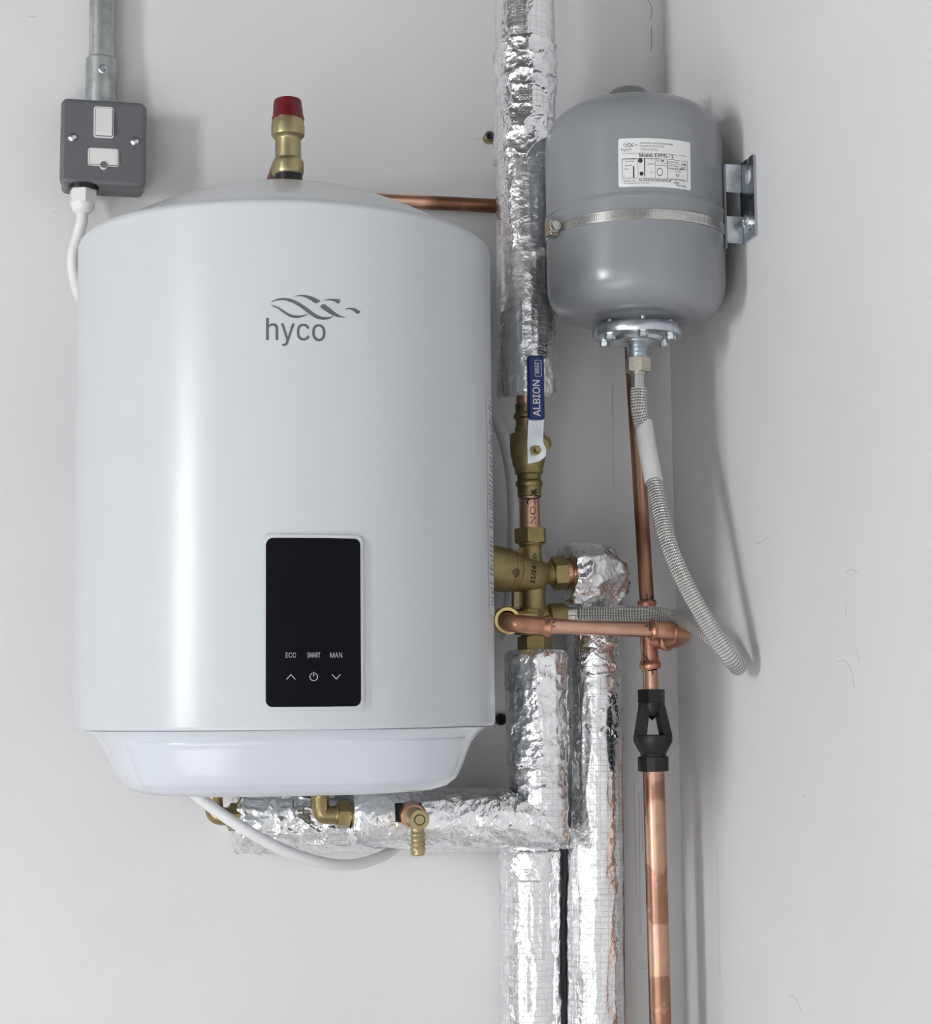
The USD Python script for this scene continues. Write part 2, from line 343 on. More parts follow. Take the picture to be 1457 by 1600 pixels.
# ------------------------------------------------------------------ water heater
HX, HY, HA, HB, HN = .1862, -.195, .1922, .1835, 2.0
ZT, ZB = 1.8737, 1.4284
def loft(sections, n=160, cx=HX, cy=HY, close=True, ex=HN):
    """sections: (inset, z[, exponent]); superellipse outlines"""
    t = np.linspace(0, 2*np.pi, n, endpoint=False); vs = []
    for s in sections:
        ins, z, e = s[0], s[1], (s[2] if len(s) > 2 else ex)
        a, b = max(HA-ins, 1e-5), max(HB-ins*HB/HA, 1e-5); c, q = np.cos(t), np.sin(t)
        vs.append(np.stack([cx+a*np.sign(c)*np.abs(c)**(2/e), cy+b*np.sign(q)*np.abs(q)**(2/e), np.full(n, z)], 1))
    v = np.vstack(vs); f = []
    for i in range(len(sections)-1):
        for j in range(n):
            p, q = i*n+j, i*n+(j+1) % n; f += [(p, q, q+n), (p, q+n, p+n)]
    return vf(trimesh.Trimesh(v, np.array(f), process=True))
def heater_y(x, gap=0.0):                    # front of the shell at that x
    return HY - HB*(1-np.clip(np.abs((x-HX)/HA), 0, .9999)**HN)**(1/HN) - gap
def wrap_heater(mesh, x, z, lift=.0002):     # flat mesh (x right, y up, z out) laid on the shell at (x, z)
    v, f = vf(mesh)
    X = x+v[:, 0]
    return np.stack([X, heater_y(X)-lift-v[:, 2], z+v[:, 1]], 1), f
heater = thing('water_heater', 'large white rounded wall-hung water heater with a black touch panel', 'water heater', (HX, HY, ZB-.06))
part(heater, 'body', loft([(.03, ZB+.006), (.006, ZB+.001), (.002, ZB), (0, ZB+.003), (0, ZT-.006), (.0015, ZT-.002), (.004, ZT), (.008, ZT-.001), (.010, ZT-.004)]), 'heater_white', smooth=40)
dome_h = .058
part(heater, 'top_cap', loft([(.0095, ZT-.006), (.012, ZT+.001)] + [(HA*(1-s), ZT+.001+dome_h*(1-(s/.935)**2.0)) for s in (.925, .9, .85, .8, .7, .6, .5, .4, .3, .2, .1, .0)]), 'cap_plastic', smooth=40, label='grey translucent-looking domed top cover')
cover = part(heater, 'bottom_cover', loft([(.012, ZB+.004), (.011, ZB-.001, 2.4), (.0185, ZB-.006, 2.5), (.026, ZB-.014, 2.6), (.032, ZB-.026, 2.8), (.037, ZB-.038, 2.9), (.042, ZB-.046, 3), (.050, ZB-.0525, 3), (.062, ZB-.056, 3), (.09, ZB-.058, 3), (.15, ZB-.060), (.185, ZB-.061)]), 'heater_plastic', smooth=60)
cprof = [(.0185, ZB-.006, 2.5), (.026, ZB-.014, 2.6), (.032, ZB-.026, 2.8), (.037, ZB-.038, 2.9), (.042, ZB-.046, 3), (.050, ZB-.0525, 3), (.060, ZB-.0556, 3)]
def cover_panel():                           # slightly proud front face of the bottom cover, its edges running out into the cover
    cp_ = np.array(cprof); tt = np.linspace(.06, 1, 26); ss = np.linspace(0, 1, len(cp_))
    ang = np.radians(np.linspace(-60, 60, 70)) - math.pi/2; rows_ = []
    for t_ in tt:
        ins, z, e = (np.interp(t_, ss, cp_[:, i]) for i in range(3))
        a, b = HA-ins, HB-ins*HB/HA; c, q_ = np.cos(ang), np.sin(ang)
        sm = lambda x: np.clip(x, 0, 1)**2*(3-2*np.clip(x, 0, 1))
        lift = .0030*sm((math.radians(60)-np.abs(ang+math.pi/2))/.16)*sm((1-t_)/.10)*sm((t_-.06)/.06) - .0004
        X, Y = np.sign(c)*np.abs(c)**(2/e), np.sign(q_)*np.abs(q_)**(2/e)
        rows_.append(np.stack([HX+(a+lift)*X, HY+(b+lift)*Y, np.full(len(ang), z)], 1))
    n = len(ang); i, j = np.meshgrid(np.arange(len(tt)-1), np.arange(n-1), indexing='ij'); k_ = (i*n+j).ravel()
    return np.vstack(rows_), np.vstack([np.stack([k_, k_+n, k_+n+1], 1), np.stack([k_, k_+n+1, k_+1], 1)])
part(cover, 'front_panel', cover_panel(), 'heater_plastic', smooth=True)
pc = P(490.5, 972, HY-HB-.001); sp = S(pc)
pw, ph = 150/sp, 264/sp
panel = part(heater, 'control_panel', wrap_heater(thick_plate(rrect(pw+.0040, ph+.0046, .0062), .0030, .006), pc[0], pc[2], 0), 'heater_white', smooth=40, label='raised white bezel around the black touch panel')
part(panel, 'display', wrap_heater(thick_plate(rrect(pw-.0006, ph-.0006, .0055), .0006, .006), pc[0], pc[2], .0030), 'panel_black', smooth=40, label='glossy black touch display')
def on_panel(px, py): 
    q = P(px, py, HY-HB-.004); return q[0], q[2]
def flat_text(s, h, width=None, bold=False):
    v, f = vf(text_mesh(s, h, .00012, bold)); v = v.copy()
    v[:, 0] -= (v[:, 0].min()+v[:, 0].max())/2; v[:, 1] -= (v[:, 1].min()+v[:, 1].max())/2
    if width: v[:, 0] *= width/np.ptp(v[:, 0])
    return v, f
for s, px, wpx in (('ECO', 455, 16), ('SMART', 490.5, 20.5), ('MAN', 526, 19)):
    part(panel, 'lettering', wrap_heater(flat_text(s, 7.8/sp, wpx/sp), *on_panel(px, 1023.5), .0037), 'panel_print', smooth=False)
def stroke(pts, wd):
    from shapely.geometry import LineString
    return LineString(pts).buffer(wd/2, quad_segs=4)
q = 1/sp
for kind, px in (('up', 455), ('power', 490.5), ('down', 526)):
    if kind == 'power':
        ring = stroke([(6*q*math.cos(a), 6*q*math.sin(a)) for a in np.linspace(math.radians(120), math.radians(420), 30)], 1.3*q)
        g = unary_union([ring, stroke([(0, 7*q), (0, 1.2*q)], 1.5*q)])
    else:
        s = 1 if kind == 'up' else -1
        g = stroke([(-6.5*q, -3.6*s*q), (0, 3.4*s*q), (6.5*q, -3.6*s*q)], 1.35*q)
    ms = [thick_plate(p_, .00012) for p_ in getattr(g, 'geoms', [g])]
    part(panel, 'icon', wrap_heater(ms, *on_panel(px, 1057.5), .0037), 'panel_print', smooth=False)
# the maker's emblem and name, traced as flat print on the shell (units: pixels of the photograph, y down)
WAVES = [
    [(423.8, 473), (432, 468), (445, 465.8), (458, 468), (472, 475), (484, 483.5), (495, 491), (505, 494), (514, 494), (522, 492), (516, 496.5), (506, 498.8), (495, 497), (484, 491), (472, 482), (458, 473.5), (445, 469.5), (434, 470)],
    [(423.8, 477.6), (431, 478.5), (440, 483), (450, 489.5), (460, 493), (470, 493), (482, 490.5), (474, 495), (464, 497.5), (453, 495.5), (444, 490), (434, 482.5)],
    [(459, 463.5), (467, 461), (478, 460.5), (489, 463), (498, 467), (501, 469), (494, 473), (486, 468.5), (476, 463.8), (467, 462.6)],
    [(507, 473.8), (516, 479.5), (525, 486), (534, 491), (543, 492.8), (532, 493.6), (521, 491), (511, 485.5), (501, 478.2)],
    [(506, 468), (514, 465.2), (524, 464.4), (532.5, 465.5), (530, 471.8), (523, 468.6), (515, 467.2)],
    [(540, 480), (547, 477.3), (556, 477.2), (562, 479.5), (565.8, 482), (560.5, 485.8), (555, 482.2), (548, 479.4)]]
lc = P(490, 500, HY-HB-.001); sl = S(lc)
emblem = []
for wv in WAVES:
    pts = np.array(wv); pts = np.stack([(pts[:, 0]-490)/sl, -(pts[:, 1]-500)/sl], 1)
    emblem.append(thick_plate(Polygon(smooth_poly(pts, 5)).buffer(0), .0001, .006))
logo = part(heater, 'logo', wrap_heater(emblem, lc[0], lc[2]), 'logo_grey', smooth=False, label='grey printed wave emblem')
tv, tf = flat_text('hyco', 30/sl, 92/sl)
tv[:, 1] *= (44.5/sl)/np.ptp(tv[:, 1])
part(logo, 'lettering', wrap_heater((tv + [(463-490)/sl, -(520-500)/sl, 0], tf), lc[0], lc[2]), 'logo_grey', smooth=False)
# rating label on the heater's right flank: rows of small print
def flank(py0, py1, th0, th1, lift):
    """patch of the shell between two angles (degrees from the front, right positive)"""
    t = np.radians(np.linspace(th0, th1, 8)) - math.pi/2
    c, s_ = np.cos(t), np.sin(t)
    X = HX+HA*np.sign(c)*np.abs(c)**(2/HN); Y = HY+HB*np.sign(s_)*np.abs(s_)**(2/HN)
    nx, ny = np.sign(c)*np.abs(c)**(2-2/HN)/HA, np.sign(s_)*np.abs(s_)**(2-2/HN)/HB; L = np.hypot(nx, ny)
    za, zb = P(770, py0, -.2)[2], P(770, py1, -.2)[2]
    o = []
    for z in (za, zb):
        for l in (lift, .00003):
            o.append(np.stack([X+nx/L*l, Y+ny/L*l, np.full(8, z)], 1))
    v = np.vstack(o); f = []
    for j in range(7):
        a, b, c2, d = j, j+8, j+16, j+24
        f += [(a, a+1, c2+1), (a, c2+1, c2), (b, b+1, a+1), (b, a+1, a), (c2, c2+1, d+1), (c2, d+1, d)]
    return v, np.array(f)
rl = part(heater, 'rating_label', flank(636, 965, 65, 97, .0003), 'label_pale', smooth=False, label='white rating label printed with small text')
rows = []
yy = 642
rr = random.Random(3)
while yy < 955:
    h = rr.choice((2.2, 2.8, 3.5)); t0 = rr.uniform(66, 69)
    rows.append(flank(yy, yy+h, t0, rr.uniform(82, 92), .0005)); yy += h + rr.choice((2.6, 3.4, 5.0))
    if 835 < yy < 850 or 905 < yy < 915: yy += 8
part(rl, 'print', rows, 'label_print', smooth=False)

# ------------------------------------------------------------------ relief valve with a red cap on the heater's top
VY = -.195
rv = thing('relief_valve', 'brass pressure relief valve with a red plastic cap standing on the white heater', 'valve', P(452, 283, VY))
part(rv, 'inlet_socket', plathe(451, 292, 451, 262, VY, [(0, 0), (22, 0), (22, 30), (0, 30)]), 'black_plastic', label='black threaded socket')
part(rv, 'body', plathe(451, 274, 450, 186, VY, [(18, 0), (22, 0), (23, 1.5), (24, 5), (24, 19), (22.5, 23), (20, 26), (20, 54), (21.5, 57), (25.5, 61), (26, 65), (26, 78), (25.2, 80), (24.5, 88), (0, 88)]), 'brass_pale')
o_a = P(451, 250, VY)
od = np.array([-.06, .99, -.05])
part(rv, 'outlet', lathe([(0, 0), (.0095, 0), (.0105, .002), (.0105, .016), (.0125, .017), (.0125, .026), (0, .026)], o_a, od), 'brass_pale')
part(rv, 'red_cap', plathe(450.5, 188, 449.5, 155, VY, [(0, 0), (25.2, 0), (25.5, 2), (24.6, 3.5), (24.6, 5), (23.8, 7), (21.8, 28), (20.5, 31), (18, 32.3), (0, 33.5)]), 'red_plastic')

# ------------------------------------------------------------------ copper discharge pipe: valve outlet - wall - riser - tee - branch to the inlet valve
DY = -.03
cp = thing('copper_discharge_pipe', 'thin bright copper pipework from behind the heater to a tee above the black tundish', 'pipe', P(1012, 985, -.09))
r15 = .0075
start = o_a + od*.02
hA, hB = P(600, 312.5, DY), P(1000, 336, DY)
hA[2] = hB[2] = P(735, 320, DY)[2]
rt = P(983, 400, -.032)
pts = round_corner([start, P(438, 256, -.135), P(427, 286, -.085), np.array([P(424, 300, DY)[0]+.012, DY, hA[2]]), np.array([rt[0], DY, hA[2]]), P(988, 560, -.045), P(1012, 950, -.09)], .022)
part(cp, 'riser', tube(resample(pts, .006), r15, 24), 'copper_old')
tx0, tx1 = 1011.5, 1015.5
part(cp, 'tee', [plathe(1011, 938, 1017, 1050, -.09, [(11.5, 0), (14.5, 1), (16, 4), (14.5, 8), (13.3, 10), (13.6, 92), (15.5, 96), (17, 100), (17, 103), (15, 107), (11.5, 108)]),], 'copper_fitting')
part(cp, 'tail', plathe(1016, 1040, 1018, 1084, -.09, [(11.7, 0), (11.7, 44), (0, 44)]), 'copper')
bA, bB = P(846, 978, -.152), P(1022, 984, -.15)
part(cp, 'branch_pipe', tube(np.array([bA, bB]), r15, 28), 'copper')
# right-hand elbow: on from the branch, round and back to the tee
e = [P(1016, 983.5, -.15), P(1046, 985, -.15), P(1064, 987, -.142), P(1066, 993, -.125), P(1048, 1000, -.108), P(1022, 1000, -.093)]
part(cp, 'elbow', [tube(smooth_path(e, .002), 14.3/S(e[0]), 28), plathe(1016, 983.5, 1030, 984.3, -.15, [(12.5, 0), (16, .5), (17.5, 3.5), (16.5, 7), (14.4, 9.5), (14.4, 14)]), plathe(1052, 985.4, 1055, 985.6, -.149, [(14.4, 0), (15, 1), (14.4, 3)]),
                   plathe(1046, 1001, 1036, 1001, -.108, [(13, 0), (16.5, 2), (16.5, 5), (13, 8)], Y1=-.10)], 'copper_fitting')
# left-hand elbow: out of the brass ring and to the right
e = [P(792, 970, -.125), P(792, 970.5, -.143), P(799, 973, -.152), P(816, 975, -.154), P(850, 978, -.152)]
part(cp, 'elbow', [tube(smooth_path(e, .002), 14/S(e[3]), 28), plathe(847, 978, 861, 978.5, -.152, [(14, 0), (14.5, 3), (16.5, 6), (17.5, 9), (16, 13), (12.5, 14)]), plathe(824, 976, 828, 976.3, -.153, [(14, 0), (14.6, 1), (14.6, 3), (14, 4)])], 'copper_fitting')
def pen(parent, strokes, Y, r=.9):
    ms = []
    for s in strokes:
        pts = np.array([P(x, y, Y) for x, y in s]); ms.append(tube(smooth_path(pts, .0015) if len(pts) > 2 else pts, r/S(pts[0]), 8))
    part(parent, 'pen_mark', ms, 'marker', label='black marker pen tick')
pen(cp, [[(1003, 937), (1024, 938.5)], [(1012, 937), (1010.5, 928)], [(1017, 936), (1021, 931)]], -.0985)
pen(cp, [[(861, 966), (860, 984)], [(861, 974), (868, 972)], [(861, 977), (868, 980)]], -.1612)
pen(cp, [[(1009, 974), (1016, 972), (1017, 986)], [(1008, 978), (1016, 976)]], -.1592)
pen(cp, [[(1004, 1021), (1013, 1031)]], -.0995)
pen(cp, [[(1013, 1048), (1027, 1046)], [(1020, 1047), (1021, 1054)]], -.0985)

# ------------------------------------------------------------------ tundish and the wide copper pipe below it
TY = -.09
td = thing('tundish', 'black plastic tundish with an open window between its two arms', 'tundish', P(1022, 1140, TY))
part(td, 'top_nut', phex(1018.5, 1099, 1018, 1077, TY, 22, rot=math.pi/6*.0, ch=.1), 'black_plastic')
part(td, 'nozzle', plathe(1018.5, 1094, 1019.5, 1126, TY, [(0, 0), (15, 0), (15, 8), (13, 12), (11, 20), (6, 26), (0, 32)]), 'black_plastic')
for s in (-1, 1):
    a0, a1 = P(1018.5+s*11, 1100, TY), P(1021+s*20, 1150, TY)
    hh = [m3.Manifold.cube([.0085, .012, .002], True).translate(list(a0)), m3.Manifold.cube([.0085, .016, .002], True).translate(list(a1))]
    part(td, 'arm', vf(m3.Manifold.batch_hull(hh)), 'black_plastic')
part(td, 'funnel', plathe(1020.5, 1148.5, 1021.5, 1186, TY, [(24, 12), (28, 0), (30.5, .5), (30.5, 9.5), (22, 26), (20, 29), (20, 34), (0, 34)]), 'black_plastic')
part(td, 'bottom_nut', phex(1021, 1182, 1021.5, 1205, TY, 24.3, nsides=12, rot=.2, ch=.06), 'black_plastic')
lp = thing('waste_pipe', 'wide tarnished copper pipe dropping below the black tundish', 'pipe', P(1033, 1600, TY))
part(lp, 'tube', plathe(1021.5, 1198, 1033.5, 1640, TY, [(0, 0), (17, 0), (17, 442), (17, 442+S(P(1033, 1640, TY))*(P(1033, 1640, TY)[2]-.004)), (0, 442+S(P(1033, 1640, TY))*(P(1033, 1640, TY)[2]-.004))], n=40), 'copper_tarnish')

# ------------------------------------------------------------------ foil-clad insulated pipes
def foil_tube(path, r, amp, seed, res=.0014, sc=70., stripes=.0, end0=True, end1=True, ridge=.5, n=None, ref=None, rfun=None, cut=None):
    n = n or int(2*math.pi*r/res)
    path = resample(np.asarray(path), res)
    v, f, uv, rad = sweep(path, r, n, ref=ref if ref is not None else (0, 1, 0))
    k = len(path)
    q = v.copy()
    n1, n2 = noise(q*sc, seed), noise(q*sc*2.3+5, seed+1)
    rid = 1-np.abs(2*n1-1); rid2 = 1-np.abs(2*n2-1)
    disp = amp*(ridge*(rid**3*1.2-.5) + .35*ridge*(rid2**3-.4) + .6*(fbm(q*sc*.4, 3, seed+2)-.5))
    if stripes:                              # long creases along the pipe
        qs = np.stack([uv[..., 0]*0+np.cos(uv[..., 0]/r)*r, np.sin(uv[..., 0]/r)*r, uv[..., 1]*.12], -1)
        disp = disp + stripes*(1-np.abs(2*noise(qs*130, seed+4)-1))**2
    s = uv[..., 1]; L = s.max()
    if rfun is not None: disp = disp + rfun(s, L)
    for on, dist in ((end0, s), (end1, L-s)):
        if on: disp = disp - .003*np.exp(-(dist/.0025)**2)
    disp[:, -1] = disp[:, 0]
    v = v + rad*disp[..., None]
    if cut is not None:                      # mitre: what lies beyond the plane is pulled back to it along the pipe
        cp_, cn_ = cut; dvec = (path[-1]-path[0])/np.linalg.norm(path[-1]-path[0])
        over = np.maximum((v-cp_) @ cn_, 0); v = v - (over/(dvec @ cn_))[..., None]*dvec
    v2, uv2 = v.reshape(-1, 3), uv.reshape(-1, 2)
    for i, c in ((0, path[0]), (k-1, path[-1])):
        base = len(v2); ring = v[i]; inner = c + (ring-c)*.42
        v2 = np.vstack([v2, ring, inner]); uv2 = np.vstack([uv2, uv[i], uv[i]])
        j = np.arange(n); a, b = base+j, base+n+1+j
        ff = np.vstack([np.stack([a, a+1, b+1], 1), np.stack([a, b+1, b], 1)])
        f = np.vstack([f, ff if i else ff[:, ::-1]])
    return (v2, f), uv2
UY = -.10                                    # depth of the main insulated line and its valves
def rp(px, p): return px/S(p)
# upper pipe
a, b = P(820, -40, UY), P(824, 624, UY)
up_r = rp(47.5, b)
up = thing('insulated_pipe', 'foil-clad insulated pipe dropping from the ceiling to the blue-handled valve', 'insulated pipe', b)
m_, uv_ = foil_tube([a, b], up_r-.0006, .0010, 11, stripes=.0009, ridge=.35, sc=55)
part(up, 'insulation', m_, 'foil_grid', uv=uv_)
m_, uv_ = foil_tube([P(820.5, 66, UY), P(822, 262, UY)], up_r+.0005, .0026, 12, ridge=.8, sc=60, rfun=lambda s, L: .0012*np.sin(s/L*9))
part(up, 'foil_tape', m_, 'foil_tape', uv=uv_, label='crumpled plain foil tape wrap')
_e = b + (a-b)*((TOP_Z-.002-b[2])/(a[2]-b[2]))
m_, uv_ = foil_tube([_e, a+(b-a)*.002], up_r-.0006, .0008, 14, res=.005, end0=False)
part(up, 'insulation', m_, 'foil_grid', uv=uv_)
# front L-shaped pipe: down from the valve, then left below the heater
A0, A1, A2 = P(838, 1018, UY), P(843, 1279, UY), P(549, 1277, UY)
a_r = rp(47, A1)
fa = thing('insulated_pipe', 'foil-clad insulated pipe turning from below the brass valve to the left under the heater', 'insulated pipe', A1)
A1z = A1.copy()
da, db_ = (A1-A0)/np.linalg.norm(A1-A0), (A1-A2)/np.linalg.norm(A1-A2)
cn = (da-db_)/np.linalg.norm(da-db_)
m1, uv1 = foil_tube([A0, A1+da*.036], a_r-.001, .0019, 21, ridge=.8, sc=75, cut=(A1, cn))
m2, uv2_ = foil_tube([A2, A1+db_*.036], a_r-.001, .0019, 21, ridge=.8, sc=75, cut=(A1, -cn))
part(fa, 'insulation', m1, 'foil_grid', uv=uv1); part(fa, 'insulation', m2, 'foil_tape', uv=uv2_, label='finely crumpled horizontal length')
m_, uv_ = foil_tube([P(838.5, 1016, UY), P(841, 1200, UY)], a_r+.0004, .0022, 22, ridge=.8, stripes=.0012, sc=60)
part(fa, 'foil_tape', m_, 'foil_tape', uv=uv_, label='creased foil tape wrap')
m_, uv_ = foil_tube([P(548, 1277, UY), P(622, 1277.6, UY)], a_r-.0002, .0014, 23, ridge=.6, sc=80)
part(fa, 'foil_tape', m_, 'foil_tape', uv=uv_, label='smoother foil tape wrap')
# rear L-shaped pipe: from the heater's hot outlet behind the front one, then down
BY = -.032
B0, B1, B2 = P(370, 1279, BY), P(829, 1282, BY), P(831, 1660, BY)
b_r = rp(50, B1)
fb = thing('insulated_pipe', 'foil-clad insulated pipe running behind the front one, then down below it', 'insulated pipe', B2)
m_, uv_ = foil_tube(round_corner([B0, B1, B2], .030), b_r-.0015, .0012, 31, ridge=.5, stripes=.0012, sc=65)
part(fb, 'insulation', m_, 'foil_grid', uv=uv_)
m_, uv_ = foil_tube([P(366, 1279, BY), P(520, 1280, BY)], b_r+.0001, .0030, 32, ridge=1.0, sc=85)
part(fb, 'foil_tape', m_, 'foil_tape', uv=uv_, label='heavily crumpled foil tape at the left end')
m_, uv_ = foil_tube([P(829, 1322, BY), P(829, 1378, BY)], b_r+.0004, .0016, 33, ridge=.6, sc=60)
part(fb, 'foil_tape', m_, 'foil_tape', uv=uv_)
# right pipe with its wrapped elbow
CY = -.046
C0, C1, C2 = P(927, 905, -.052), P(928.5, 985, CY), P(929.5, 1660, CY)
c_r = rp(42.5, C1)
fc = thing('insulated_pipe', 'foil-clad insulated pipe with a wrapped elbow, dropping beside the copper riser', 'insulated pipe', C2)
m_, uv_ = foil_tube([P(928, 950, CY), C2], c_r-.002, .0011, 41, ridge=.4, stripes=.0012, sc=55, rfun=lambda s, L: .0028*np.clip(s/L*1.6, 0, 1))
part(fc, 'insulation', m_, 'foil_grid', uv=uv_)
m_, uv_ = foil_tube([P(927, 930, CY), P(931, 1165, CY)], c_r-.0014, .0024, 42, ridge=.9, stripes=.0008, sc=60)
part(fc, 'foil_tape', m_, 'foil_tape', uv=uv_, label='crumpled foil tape on the upper half')
m_, uv_ = foil_tube(round_corner([P(884, 896, -.098), P(938, 898, -.088), P(930, 948, -.060)], .016), rp(44, C0), .0042, 43, ridge=1.0, sc=55, rfun=lambda s, L: .002*np.sin(s/L*5))
part(fc, 'elbow_wrap', m_, 'foil_tape', uv=uv_, label='bulky crumpled foil wrap round the elbow')
for pid, top_, rr_, sd in ((fb, B2, b_r-.0015, 34), (fc, C2, c_r+.0005, 44)):   # on down to the floor
    m_, uv_ = foil_tube([top_+[0, 0, .002], [top_[0], top_[1], .001]], rr_, .0010, sd, res=.006, end0=False)
    part(pid, 'insulation', m_, 'foil_grid', uv=uv_)
bp = thing('copper_pipe', 'thin strip of copper pipe showing behind the right edge of the insulated pipe', 'pipe', P(976, 1600, -.02))
part(bp, 'tube', plathe(962, 1130, 966.5, 1640, -.0135, [(0, 0), (11.5, 0), (11.5, 510), (0, 510)]), 'copper_old')

# ------------------------------------------------------------------ ball valve with blue lever
bv = thing('ball_valve', 'brass ball valve with a blue sleeved lever handle', 'valve', P(828, 700, UY))
part(bv, 'pipe_stub', plathe(822.5, 612, 823.5, 646, UY, [(0, 0), (15.5, 0), (15.5, 34), (0, 34)]), 'copper')
part(bv, 'press_socket', plathe(823, 632, 824, 676, UY, [(15, 0), (17.5, 0), (17.5, 12), (19, 14), (21, 17), (21, 21), (18, 24), (17.5, 26), (17.5, 36), (19, 38), (19, 44)]), 'brass')
part(bv, 'body', plathe(824.5, 668, 827, 748, UY, [(0, 0), (20, 0), (20, 8), (27, 10), (28, 16), (28.5, 30), (27.5, 44), (25, 56), (24.5, 60), (22, 64), (22, 72), (19, 74), (0, 76)]), 'brass_cast')
part(bv, 'body_boss', [place(prism(8, 11/S(P(845, 695, UY)), .012), P(842, 694, -.104), (.5, -.85, 0)), lathe([(0, 0), (.0085, 0), (.0085, .030), (0, .030)], P(834, 704, -.100), (0, -1, 0), 24)], 'brass_cast')
part(bv, 'press_socket', plathe(827, 740, 827.5, 778, UY, [(17, 0), (18.5, 0), (18.5, 10), (20.5, 12.5), (21.5, 16), (20.5, 20), (18.8, 22), (18.8, 36), (16, 37)]), 'brass')
LY = -.132
lev = [P(x, y, LY) for x, y in ((826, 648), (850, 648), (848.5, 690), (854, 704), (852, 714), (843, 721), (824.5, 725), (824, 690))]
lpoly = Polygon([(p_[0], p_[2]) for p_ in lev]).buffer(.0015).buffer(-.0015)
v_, f_ = thick_plate(lpoly, .0022)
part(bv, 'lever', (np.stack([v_[:, 0], LY-.0011+.0022-v_[:, 2], v_[:, 1]], 1), f_[:, ::-1]), 'zinc_plate', smooth=False, label='bright steel lever plate')
g0, g1 = P(836.5, 556, LY-.004), P(838.5, 656, LY-.002)
gw = 25.5/S(g0)
gpoly = rrect(gw, np.linalg.norm(g1-g0), .003)
bev = [vf(m3.Manifold.batch_hull([m3.CrossSection([np.array(gpoly.exterior.coords)[:-1].tolist()]).extrude(.0052), m3.CrossSection([np.array(orient(gpoly.buffer(-.0012)).exterior.coords)[:-1].tolist()]).extrude(.0076).translate([0, 0, -.0012])]))]
gx = np.array([1, 0, 0.0])
def on_grip(mesh, du=0, dv=0, lift=.0064):   # u across (right), v up the grip
    ax_u = (g0-g1)/np.linalg.norm(g0-g1); nrm = np.array([0, -1.0, 0]); nrm -= ax_u*(nrm @ ax_u); nrm /= np.linalg.norm(nrm); rt_ = np.cross(ax_u, nrm)
    v, f = vf(mesh); c = (g0+g1)/2
    return c + (v[:, :1]+du)*rt_*1 + (v[:, 1:2]+dv)*ax_u + (v[:, 2:3]+lift)*nrm, f
grip = part(bv, 'handle_grip', on_grip(bev, lift=-.003), 'blue_grip', label='dark blue plastic sleeve on the lever')
def turned(s, h, width):                     # reads bottom to top
    v, f = flat_text(s, h, width, True); return np.stack([-v[:, 1], v[:, 0], v[:, 2]], 1), f
k = 1/S(g0)
part(grip, 'lettering', on_grip(turned('ALBION', 11*k, 57*k), -0.5*k, -17*k, .0034), 'label_white', smooth=False, label='white block lettering')
part(grip, 'lettering', on_grip(turned('WRAS', 5.6*k, 18*k), 2*k, 30*k, .0034), 'label_white', smooth=False)
part(grip, 'badge_outline', on_grip(thick_plate(rrect(11*k, 26*k, 1.5*k).difference(rrect(9.4*k, 24.4*k, 1*k)), .00012), 3*k, 30*k, .0034), 'label_white', smooth=False)
part(bv, 'nut', place(prism(6, 8.2/S(lev[0]), .006), P(836.5, 704, LY-.001), (0, -1, 0)), 'brass')
part(bv, 'spindle', lathe([(0, 0), (.0031, 0), (.0031, .0088), (.0026, .0096), (0, .0096)], P(837, 704, LY-.001), (0, -1, 0), 20), 'brass')

# marked copper stub between the two valves
st = thing('copper_stub', 'short marked copper stub between the blue-handled valve and the brass control valve', 'pipe', P(828, 800, UY))
part(st, 'tube', plathe(827, 770, 829, 832, UY, [(0, 0), (16.3, 0), (16.3, 62), (0, 62)], n=40), 'copper')
cs = P(828.5, 800, UY); rs = 16.3/S(cs)
def on_cyl(mesh, c, r, ang, z, lift=.00015):   # flat mesh wrapped round a vertical cylinder
    v, f = vf(mesh); a = ang + v[:, 0]/r
    rr_ = r+lift+v[:, 2]
    return np.stack([c[0]+np.sin(a)*rr_, c[1]-np.cos(a)*rr_, z+v[:, 1]], 1), f
tv, tf = flat_text('TON', 9.5/S(cs), 40/S(cs)); tv = np.stack([tv[:, 1], -tv[:, 0], tv[:, 2]], 1)
part(st, 'lettering', on_cyl((tv, tf), cs, rs, .05, cs[2]), 'print_grey', smooth=False, label='dark stamped lettering reading downwards')
pen(st, [[(811, 777), (822, 779), (836, 779), (845, 776)], [(829, 778), (824, 784), (826, 788)]], UY-.0115, 1.1)
pen(bv, [[(830, 766), (840, 775)], [(839, 764), (830, 774)], [(832, 770), (840, 769)]], UY-.0128, 1.1)

# ------------------------------------------------------------------ brass control valve
cv = thing('control_valve', 'large cast brass inlet control valve between the heater and the foil-wrapped elbow', 'valve', P(835, 900, UY))
part(cv, 'top_nut', phex(829.5, 849, 829, 826, UY, 26.5, rot=.12), 'brass_cast')
nb = [plathe(829.5, 846, 832, 912, UY, [(0, 0), (19.5, 0), (19.5, 5), (16.5, 9), (16.5, 66), (0, 66)]),
      plathe(832, 896, 834, 1000, UY, [(0, 0), (20, 0), (21, 20), (20, 34), (20, 104), (0, 104)])]
part(cv, 'body', nb, 'brass_cast')
L0, L1 = P(846, 902, -.104), P(752, 884, -.128)
Ld = (L1-L0)/np.linalg.norm(L1-L0); LL = np.linalg.norm(L1-L0); ks = S(L0)
part(cv, 'cartridge_housing', lathe([(0, 0), (19/ks, 0), (22/ks, .003), (24.5/ks, .010), (25/ks, .0205), (27.6/ks, .0212), (30/ks, .029), (30/ks, .0335), (29/ks, .0338), (29/ks, .0345), (31.5/ks, .0348), (33/ks, .042), (32/ks, .0423), (32/ks, .043), (34.5/ks, .0434), (35.5/ks, LL), (0, LL)], L0, Ld, 56), 'brass_cast', smooth=24)
